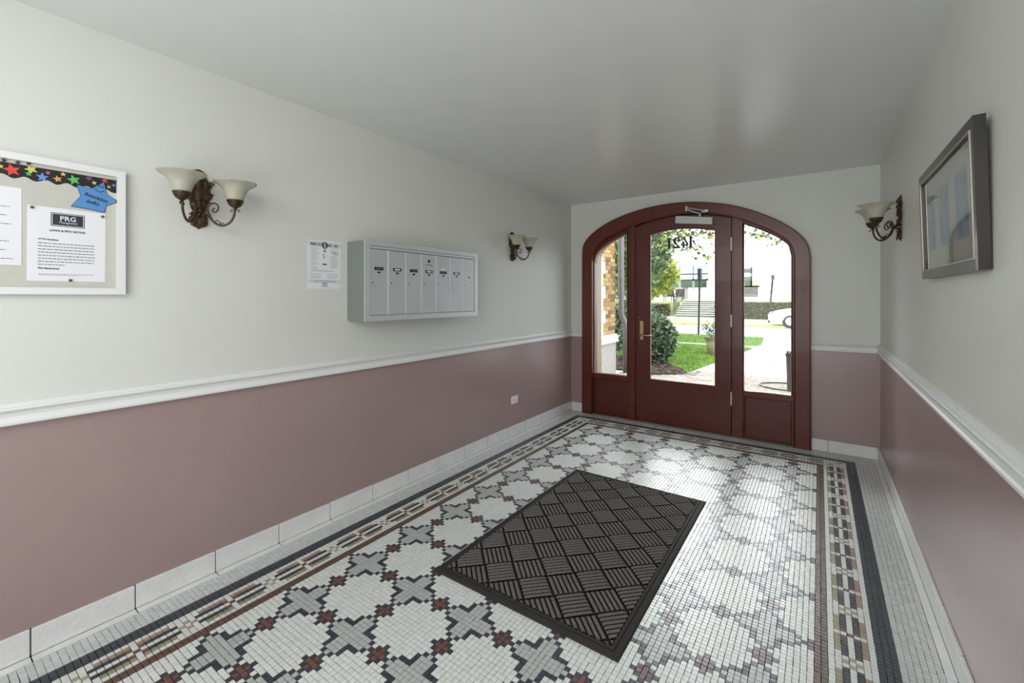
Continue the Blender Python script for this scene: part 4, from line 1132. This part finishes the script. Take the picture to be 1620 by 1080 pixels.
LT = [leafmat('leaf_tree_dark', S(62, 84, 52)), leafmat('leaf_tree', S(96, 120, 72)), leafmat('leaf_tree_pale', S(140, 156, 104))]
LH = [leafmat('leaf_hedge', S(120, 130, 84)), leafmat('leaf_hedge_brown', S(138, 116, 90)), leafmat('leaf_hedge_dark', S(78, 80, 58))]
bark = mat('bark', S(96, 84, 72), rough=.9, bump=.5, bscale=30)
def ball(c, rx, ry, rz, lo=.55):
    def f(r):
        while True:
            v = Vector((r.gauss(0,1), r.gauss(0,1), r.gauss(0,1)))
            if v.length > .01: break
        v = v.normalized()*(lo + (1-lo)*r.random()**.6)
        return (c[0]+v.x*rx, c[1]+v.y*ry, max(0.0, c[2]+v.z*rz))
    return f
def blob(name, c, rx, ry, rz, mt, parent, seed=1, amp=.12):
    bm = bmesh.new(); bmesh.ops.create_icosphere(bm, subdivisions=3, radius=1); r = random.Random(seed)
    for v in bm.verts:
        k = 1 + r.uniform(-amp, amp); v.co = Vector((c[0]+v.co.x*rx*k, c[1]+v.co.y*ry*k, max(GZ, c[2]+v.co.z*rz*k)))
    me = bpy.data.meshes.new(name); bm.to_mesh(me); bm.free(); me.materials.append(mt)
    return link(name, me, parent)
dark_core = mat('dark_foliage_core', S(38, 46, 30), rough=.95)
# round shrub
sh = empty('round_shrub', (-2.93, 9.1, 0), label='dense round evergreen shrub in the mulch bed by the door', cat='shrub')
def PC(o, p): o.parent = p; o.matrix_parent_inverse = Matrix.Translation(p.location).inverted(); return o
PC(blob('inner_growth', (-2.93, 9.1, .50), .46, .46, .44, dark_core, None), sh)
PC(leaf_cloud('foliage', 5200, ball((-2.93, 9.1, .50), .58, .58, .54, .8), .055, LG, None, 5, 2.4), sh)
g = MB(); g.tube([(-2.93,9.1,GZ),(-2.95,9.12,.3)], .03, 6); PC(g.build('stem', bark), sh)
# low mulch-side greenery behind the wing, seen through the left sidelight
g_ = empty('leafy_shrub', (-3.75, 10.6, 0), label='leafy shrub behind the downspout seen through left sidelight', cat='shrub')
PC(blob('inner_growth', (-3.75, 10.6, .5), .55, .5, .55, dark_core, None), g_)
PC(leaf_cloud('foliage', 2500, ball((-3.75, 10.6, .55), .72, .6, .75, .7), .07, LG, None, 6, 2.2), g_)

def tree(label, base, trunk_h, crown, n, size, mats, seed, name='garden_tree', core=True):
    t = empty(name, base, label=label, cat='tree')
    g = MB(); r = random.Random(seed)
    cx, cy, cz = crown[0]
    g.tube([base, (base[0]+.05, base[1], base[2]+trunk_h*.5), (cx, cy, cz)], [.13, .10, .06], 8)
    for k in range(9):
        a = r.uniform(0, 6.28); L_ = r.uniform(.5, .95)
        g.tube([(base[0], base[1], base[2]+trunk_h*(.5+.05*k)), (cx+math.cos(a)*crown[1]*.5*L_, cy+math.sin(a)*crown[1]*.5*L_, cz+r.uniform(-.2,.3)*crown[2]), (cx+math.cos(a)*crown[1]*L_, cy+math.sin(a)*crown[1]*L_, cz+r.uniform(-.5,.6)*crown[2])], [.045, .025, .01], 5)
    PC(g.build('trunk', bark), t)
    PC(leaf_cloud('foliage', n, ball(crown[0], crown[1], crown[1]*.9, crown[2], .25), size, mats, None, seed), t)
    return t
tree('broad leafy green tree left of the street sign pole', (-5.5, 14.9, GZ), 2.0, ((-5.25, 14.9, 3.3), 1.35, 1.9), 4200, .13, LT, 21)
tree('yellow green young tree in front of the house porch', (-6.3, 20.6-3.6, GZ), 1.4, ((-5.2, 17.0, 2.15), .95, .85), 1900, .12, LY, 22, 'young_tree')
tree('tall grey green tree behind the brick wing', (-9.5, 25.6, 0), 2.5, ((-9.4, 25.6, 4.0), 2.3, 3.6), 4200, .20, LT, 23)
# overhanging boughs of a street tree whose trunk stands right of the view
bough = empty('street_tree', (2.3, 11.7, GZ), label='tree whose sparse leafy boughs hang over the path at the top', cat='tree')
g = MB(); g.tube([(2.3,11.7,GZ),(2.25,11.7,1.6),(2.0,11.7,3.2),(1.2,11.7,4.1),(-1.0,11.65,4.4),(-4.0,11.6,4.3),(-5.4,11.6,4.35)], [.17,.15,.13,.10,.07,.04,.02], 8)
PC(g.build('trunk', bark), bough)
g = MB(); r = random.Random(31); tips = []
for (x0, z0, x1, z1) in ((-4.6,4.3,-3.3,2.75),(-4.0,4.3,-2.7,2.55),(-3.4,4.3,-2.25,2.35),(-2.8,4.3,-2.05,2.6),(-2.2,4.35,-1.5,2.65),(-1.6,4.35,-1.1,2.75),(-1.0,4.4,-.75,2.6),(-3.6,4.3,-2.9,2.95),(-.4,4.4,-.6,2.95)):
    pts = [(x0+(x1-x0)*t, 11.62+r.uniform(-.15,.15), z0+(z1-z0)*t**1.1+r.uniform(-.04,.04)) for t in [k/8 for k in range(9)]]
    g.tube(pts, [.016*(1-k/10) for k in range(9)], 5)
    for k in range(4, 9):
        for _ in range(2):
            a = pts[k]; b = (a[0]+r.uniform(-.3,.35), a[1]+r.uniform(-.2,.2), a[2]+r.uniform(-.25,.12)); g.tube([a, b], [.004, .002], 4); tips += [a, b, tuple((p+q)/2 for p, q in zip(a, b))]
tag(PC(g.build('twigs', bark), bough), kind='stuff')
def ft(r):
    p = r.choice(tips); return (p[0]+r.gauss(0,.07), p[1]+r.gauss(0,.07), p[2]+r.gauss(0,.06))
LB = [leafmat('leaf_bough_dark', S(58, 60, 42), .2), leafmat('leaf_bough', S(84, 88, 54), .25), leafmat('leaf_bough_yellow', S(160, 164, 84), .4)]
PC(leaf_cloud('foliage', 1500, ft, .07, LB, None, 32, 1.5), bough)

# terracotta pot with sparse plant
pot = empty('flower_pot', (-1.98, 10.9, GZ+.02), label='tan clay pot with a sparse plant on the near lawn', cat='plant pot')
g = MB(); g.lathe([(0.0005,.0),(.125,.0),(.165,.28),(.185,.38),(.20,.385),(.205,.43),(.19,.435),(.175,.40),(.0005,.385)], (-1.98,10.9,GZ+.02), 28)
PC(g.build('pot', mat('tan_clay', S(158,146,112), rough=.8, var=.12, vscale=8), smooth=True), pot)
g = MB(); g.lathe([(.198,.385),(.212,.39),(.212,.432),(.20,.437)], (-1.98,10.9,GZ+.02), 28); PC(g.build('rim', mat('dark_pot_rim', S(104,98,84), rough=.8)), pot)
r = random.Random(41); g = MB(); tp = []
for k in range(16):
    a = r.uniform(0, 6.28); d = r.uniform(.08,.24); e = (-1.98+math.cos(a)*d, 10.9+math.sin(a)*d, .42+r.uniform(.08,.34)); g.tube([(-1.98+math.cos(a)*.05,10.9+math.sin(a)*.05,.40),((e[0]-1.98)/2, (e[1]+10.9)/2, (.4+e[2])/2+.03),e],[.004,.003,.002],4); tp.append(e)
PC(g.build('stems', bark), pot)
PC(leaf_cloud('leaves', 260, lambda r: tuple(c+r.gauss(0,.045) for c in r.choice(tp)), .04, LG, None, 42), pot)
# tall dark planter with evergreen, hose on the paving
pl = empty('tall_planter', (-.22, 7.66, GZ), label='tall dark woven planter on the path by right sidelight', cat='planter')
wov = mat('dark_woven', S(74, 70, 62), rough=.8, bump=.9, bscale=90, var=.35, vscale=80)
g = MB(); vs = []; 
for z, h_ in ((GZ,.16),(.10,.165),(.30,.17),(.48,.175),(.505,.185),(.53,.185),(.53,.16),(.49,.155)):
    c = .03
    for sx, sy in ((1,1),(-1,1),(-1,-1),(1,-1)):
        a_ = [(h_-c, h_),(h_, h_-c)] if sx*sy > 0 else [(h_, h_-c),(h_-c, h_)]
        vs += [(-.22+sx*p, 7.66+sy*q, z) for p, q in a_]
n8 = 8; g.add(vs, [(i*n8+k, i*n8+(k+1)%n8, (i+1)*n8+(k+1)%n8, (i+1)*n8+k) for i in range(7) for k in range(n8)] + [tuple(range(7, -1, -1)), tuple(56+k for k in range(8))])
PC(fix(g.build('pot', wov)), pl)
PC(blob('inner_growth', (-.15, 7.66, .72), .10, .10, .22, dark_core, None), pl)
PC(leaf_cloud('foliage', 1300, ball((-.15, 7.66, .75), .15, .15, .26, .6), .035, LG, None, 44, 2.2), pl)
g = MB(); g.tube([(-.27+.48*math.cos(a), 7.72+.33*math.sin(a), GZ+.03) for a in [k*math.pi/20 for k in range(40)]], .010, 6, closed=True)
tag(g.build('garden_hose', dark_plastic, smooth=True), 'black hose looped on the paving around the dark planter', 'hose')

# two street sign poles
blackm = mat('black_paint', S(30, 30, 32), rough=.5)
def pole(label, base, top, r0, thick):
    p = empty('sign_pole', base, label=label, cat='pole')
    g = MB(); g.tube([base, top], r0, 8); PC(g.build('post', blackm), p)
    b, t_ = Vector(base), Vector(top); a = t_ - (t_-b).normalized()*thick
    g = MB(); g.cbox(t_.x-r0*1.7, t_.x+r0*1.7, t_.y-.12, t_.y+.12, a.z, t_.z-.01, .004); PC(g.build('sign_plate', blackm), p)
pole('black sign pole standing at the kerb behind the door glass', (-3.55,16.73,GZ), (-3.50,16.73,2.37), .033, .40)
pole('leaning black pole across the street by white car', (-2.17,26.6,0), (-1.98,26.6,2.50), .045, .25)

# across the street: hedges, steps, rails, lamp, chairs, house
def hedge(label, x0, x1, y0, y1, z0, z1, mats, n, seed):
    h = empty('hedge', ((x0+x1)/2, (y0+y1)/2, z0), label=label, cat='hedge')
    g = MB(); g.cbox(x0+.08, x1-.08, y0+.08, y1-.08, z0, z1-.06, .05); PC(g.build('inner_growth', dark_core), h)
    PC(leaf_cloud('foliage', n, lambda r: (r.uniform(x0, x1), (y0 + r.random()*.12) if r.random() < .7 else r.uniform(y0, y1), z0+(z1-z0)*(r.random() if r.random() < .75 else r.uniform(.93, 1.05))), .10, mats, None, seed), h)
hedge('long brownish hedge left of the stone steps', -16, -8.5, 30.9, 31.7, 0.02, .80, LH, 9000, 51)
hedge('clipped leafy hedge right of the stone steps behind the car', -5.3, -1.15, 29.6, 30.4, 0.02, .98, LH[:2]+LY[2:], 8000, 52)
hedge('low dark hedge behind the white car', -1.0, 4, 30.6, 31.3, 0.02, 1.05, [LH[2], LG[0], LH[0]], 3500, 53)
slab('terrace', [(-18,32.2),(-8.05,32.2),(-8.05,60),(-18,60)], 0.0, .98, dry_grass, 'raised pale grass terrace left of the steps', 'lawn')
slab('terrace_right', [(-5.35,32.2),(4,32.2),(4,60),(-5.35,60)], 0.0, .9, concrete, 'raised pale terrace right of the steps', 'pavement')
stone_w = mat('pale_step_tread', S(222, 220, 214), rough=.8); riser = mat('grey_green_riser', S(120, 122, 104), rough=.9, var=.25, vscale=3)  # risers a darker, mottled grey-green than the pale treads
st = empty('stone_steps', (-6.7, 30.8, 0.02), label='flight of stone steps up to the house opposite', cat='steps')
for k in range(8):
    z0, z1 = 0.02 + k*.135, 0.02 + (k+1)*.135; y0 = 30.8 + k*.34
    g = MB(); g.box(-8.02, -5.38, y0, 36 if k == 7 else 33.6, z0, z1-.03); o = PC(g.build('step', riser), st)
    g = MB(); g.box(-8.04, -5.36, y0-.03, (36.5 if k == 7 else 33.6), z1-.035, z1); g.build('tread', stone_w, o).matrix_parent_inverse = Matrix.Identity(4)
def railing(label, x):
    p = empty('stair_railing', (x, 30.9, 0), label=label, cat='railing')
    g = MB(); g.tube([(x,30.7,.95),(x,33.4,2.02),(x,34.6,2.02)], .03, 6); g.tube([(x,30.7,.25),(x,33.4,1.25),(x,34.6,1.25)], .02, 6); PC(g.build('handrail', blackm), p)
    g = MB()
    for k in range(24):
        y = 30.7+k*.165; f = min(1, (y-30.7)/2.7); g.tube([(x,y,.25+f*1.0),(x,y,.95+f*1.07)], .012, 4)
    o = PC(g.build('balusters', blackm), p); o['kind'] = 'stuff'
railing('black iron railing on the left of the stone steps', -8.1); railing('black iron railing on the right of the stone steps', -5.3)
lm = mat('white_lamp', S(235,235,235), rough=.5)
lamp = empty('garden_lamp', (-9.95, 33.2, .98), label='white lamp post with round lantern on the raised terrace', cat='lamp post')
g = MB(); g.tube([(-9.95,33.2,.98),(-9.95,33.2,2.35)], .06, 8); PC(g.build('post', lm), lamp)
g = MB(); g.lathe([(.0005,0),(.10,.02),(.20,.22),(.24,.25),(.12,.38),(.02,.46),(.0005,.48)], (-9.95,33.2,2.33), 12); PC(g.build('lantern', lm, smooth=False), lamp)
wick = mat('dark_wicker', S(84, 70, 60), rough=.9, bump=.5)
for k, (x, lb) in enumerate(((-9.75,'dark wicker garden chair on the terrace beside the lamp post'),(-8.95,'dark wicker garden chair nearest the stair railing'))):
    c = empty('garden_chair', (x, 35.5, 1.0), label=lb, cat='chair')
    g = MB(); g.cbox(x-.32,x+.32,35.2,35.8,1.35,1.45,.03); PC(g.build('seat', wick), c)
    g = MB(); g.cbox(x-.34,x+.34,35.72,35.82,1.45,2.0,.05); PC(g.build('backrest', wick), c)
    for sx in (-1,1):
        g = MB(); g.cbox(x+sx*.33-.03,x+sx*.33+.03,35.2,35.75,1.55,1.62,.01); PC(g.build('armrest', wick), c)
        for yy in (35.23, 35.75):
            g = MB(); g.box(x+sx*.3-.025,x+sx*.3+.025,yy-.025,yy+.025,.98,1.58); PC(g.build('leg', wick), c)
house_w = mat('white_house_paint', S(222, 222, 220), rough=.8)
win_pale = mat('pale_window', S(176, 190, 188), rough=.2, spec=.7, var=.12, vscale=1.2)
win_dark = mat('dark_green_window', S(70, 86, 62), rough=.2, spec=.7, var=.5, vscale=2.2)
hs = empty('white_house', (-9, 38, 1), label='large white painted house opposite with gridded windows', cat='house')
g = MB(); g.box(-18, -3.35, 38.06, 46, .9, 9.5); g.box(-18, -3.0, 37.9, 46, 3.86, 3.97); PC(g.build('wall', house_w), hs)
def win(x0, x1, z0, z1, mt):
    g = MB(); g.box(x0-.1, x1+.1, 37.98, 38.08, z0-.1, z1+.1); f = PC(g.build('window_frame', house_w), hs)
    g = MB(); g.box(x0, x1, 37.96, 37.985, z0, z1); p_ = g.build('pane', mt, f); p_.matrix_parent_inverse = f.matrix_parent_inverse.copy() if False else Matrix.Identity(4)
for x0, x1 in ((-11.5,-10.6),(-10.45,-9.6),(-9.45,-8.52),(-8.38,-7.44)):
    win(x0, x1, 3.28, 3.98, win_pale); win(x0, x1, 2.78, 3.16, win_pale); win(x0, x1, 2.12, 2.72, win_dark)
win(-4.9, -4.3, 3.2, 3.52, win_dark); win(-4.2, -3.78, 3.2, 3.52, mat('tan_blind', S(190,178,150), rough=.8))
win(-4.9, -4.3, 2.2, 2.9, win_dark); win(-4.2, -3.78, 2.2, 2.9, mat('tan_blind', S(190,178,150)))
win(-4.9, -3.8, 1.35, 2.1, mat('grey_window', S(110,106,98), rough=.3, var=.3, vscale=3))
g = MB(); g.tube([(-.98,28.0,0),(-.98,28.0,3.9)], .055, 8)
tag(g.build('utility_pole', mat('tan_pole', S(186,176,140), rough=.8, bump=.3)), 'tan wooden pole right of the leaning black pole', 'pole')
tree('sparse dark twiggy tree at the right edge of right sidelight', (-.2, 29.0, 0), 1.6, ((-.35, 29.0, 2.4), .75, 1.0), 260, .12, LB, 61, 'young_tree')

# white car parked across the street
carw = mat('white_car_paint', S(226, 227, 228), rough=.25, coat=.5); tyre = mat('tyre', S(34,34,36), rough=.8)
car = empty('car', (0.2, 24.7, -.10), label='white car parked across the street, only its front in view', cat='car')
prof = [(-1.98,.30),(-2.0,.55),(-1.93,.68),(-1.6,.78),(-1.15,.86),(-.82,.90),(-.25,1.28),(.25,1.38),(1.1,1.36),(1.75,1.05),(2.2,.98),(2.3,.62),(2.25,.28),(1.95,.22),(1.86,.42),(1.70,.52),(1.50,.54),(1.30,.48),(1.2,.34),(1.16,.22),(-.72,.20),(-.78,.36),(-.90,.50),(-1.08,.56),(-1.28,.54),(-1.42,.44),(-1.50,.28),(-1.7,.22)]
g = MB(); n = len(prof); vs = []
ccx, ccz = .15, .6
for y, k in ((23.86,.93),(23.90,.985),(24.05,1.0),(25.35,1.0),(25.50,.985),(25.54,.93)):
    for x, z in prof: vs.append((ccx+(x-ccx)*k, y + (.22*max(0, z-.85)*(1 if y < 24.7 else -1)), -.10+.04+ccz+(z-ccz)*k))
fs = [(i*n+k, i*n+(k+1)%n, (i+1)*n+(k+1)%n, (i+1)*n+k) for i in range(5) for k in range(n)] + [tuple(range(n-1,-1,-1)), tuple(5*n+k for k in range(n))]
g.add(vs, fs); PC(fix(g.build('body', carw)), car)
cg = mat('car_glass', S(120,136,136), rough=.1, spec=.9)
g = MB(); g.prism([(-.78,.90),(1.45,1.0),(1.0,1.28),(.3,1.32),(-.2,1.24)], lambda x, z: (x, 23.93, z-.06), lambda x, z: (x, 23.99, z-.06)); PC(fix(g.build('side_window', cg)), car)
g = MB(); g.prism([(-1.98,.60),(-1.62,.66),(-1.55,.74),(-1.80,.72)], lambda x, z: (x, 23.862, z-.06), lambda x, z: (x, 23.95, z-.06)); PC(fix(g.build('headlight', cg)), car)
for x in (-1.10, 1.58):
    g = MB(); g.tube([(x,23.87,.22),(x,24.10,.22)], .315, 20); w_ = PC(g.build('wheel', tyre), car)
    g = MB(); g.tube([(x,23.862,.22),(x,23.88,.22)], .19, 14); g.build('wheel_rim', steel, w_)
g = MB()
for z in (.42, .30): g.box(-1.955, -1.93, 23.95, 24.2, z, z+.03)
PC(g.build('grille_slots', tyre), car)
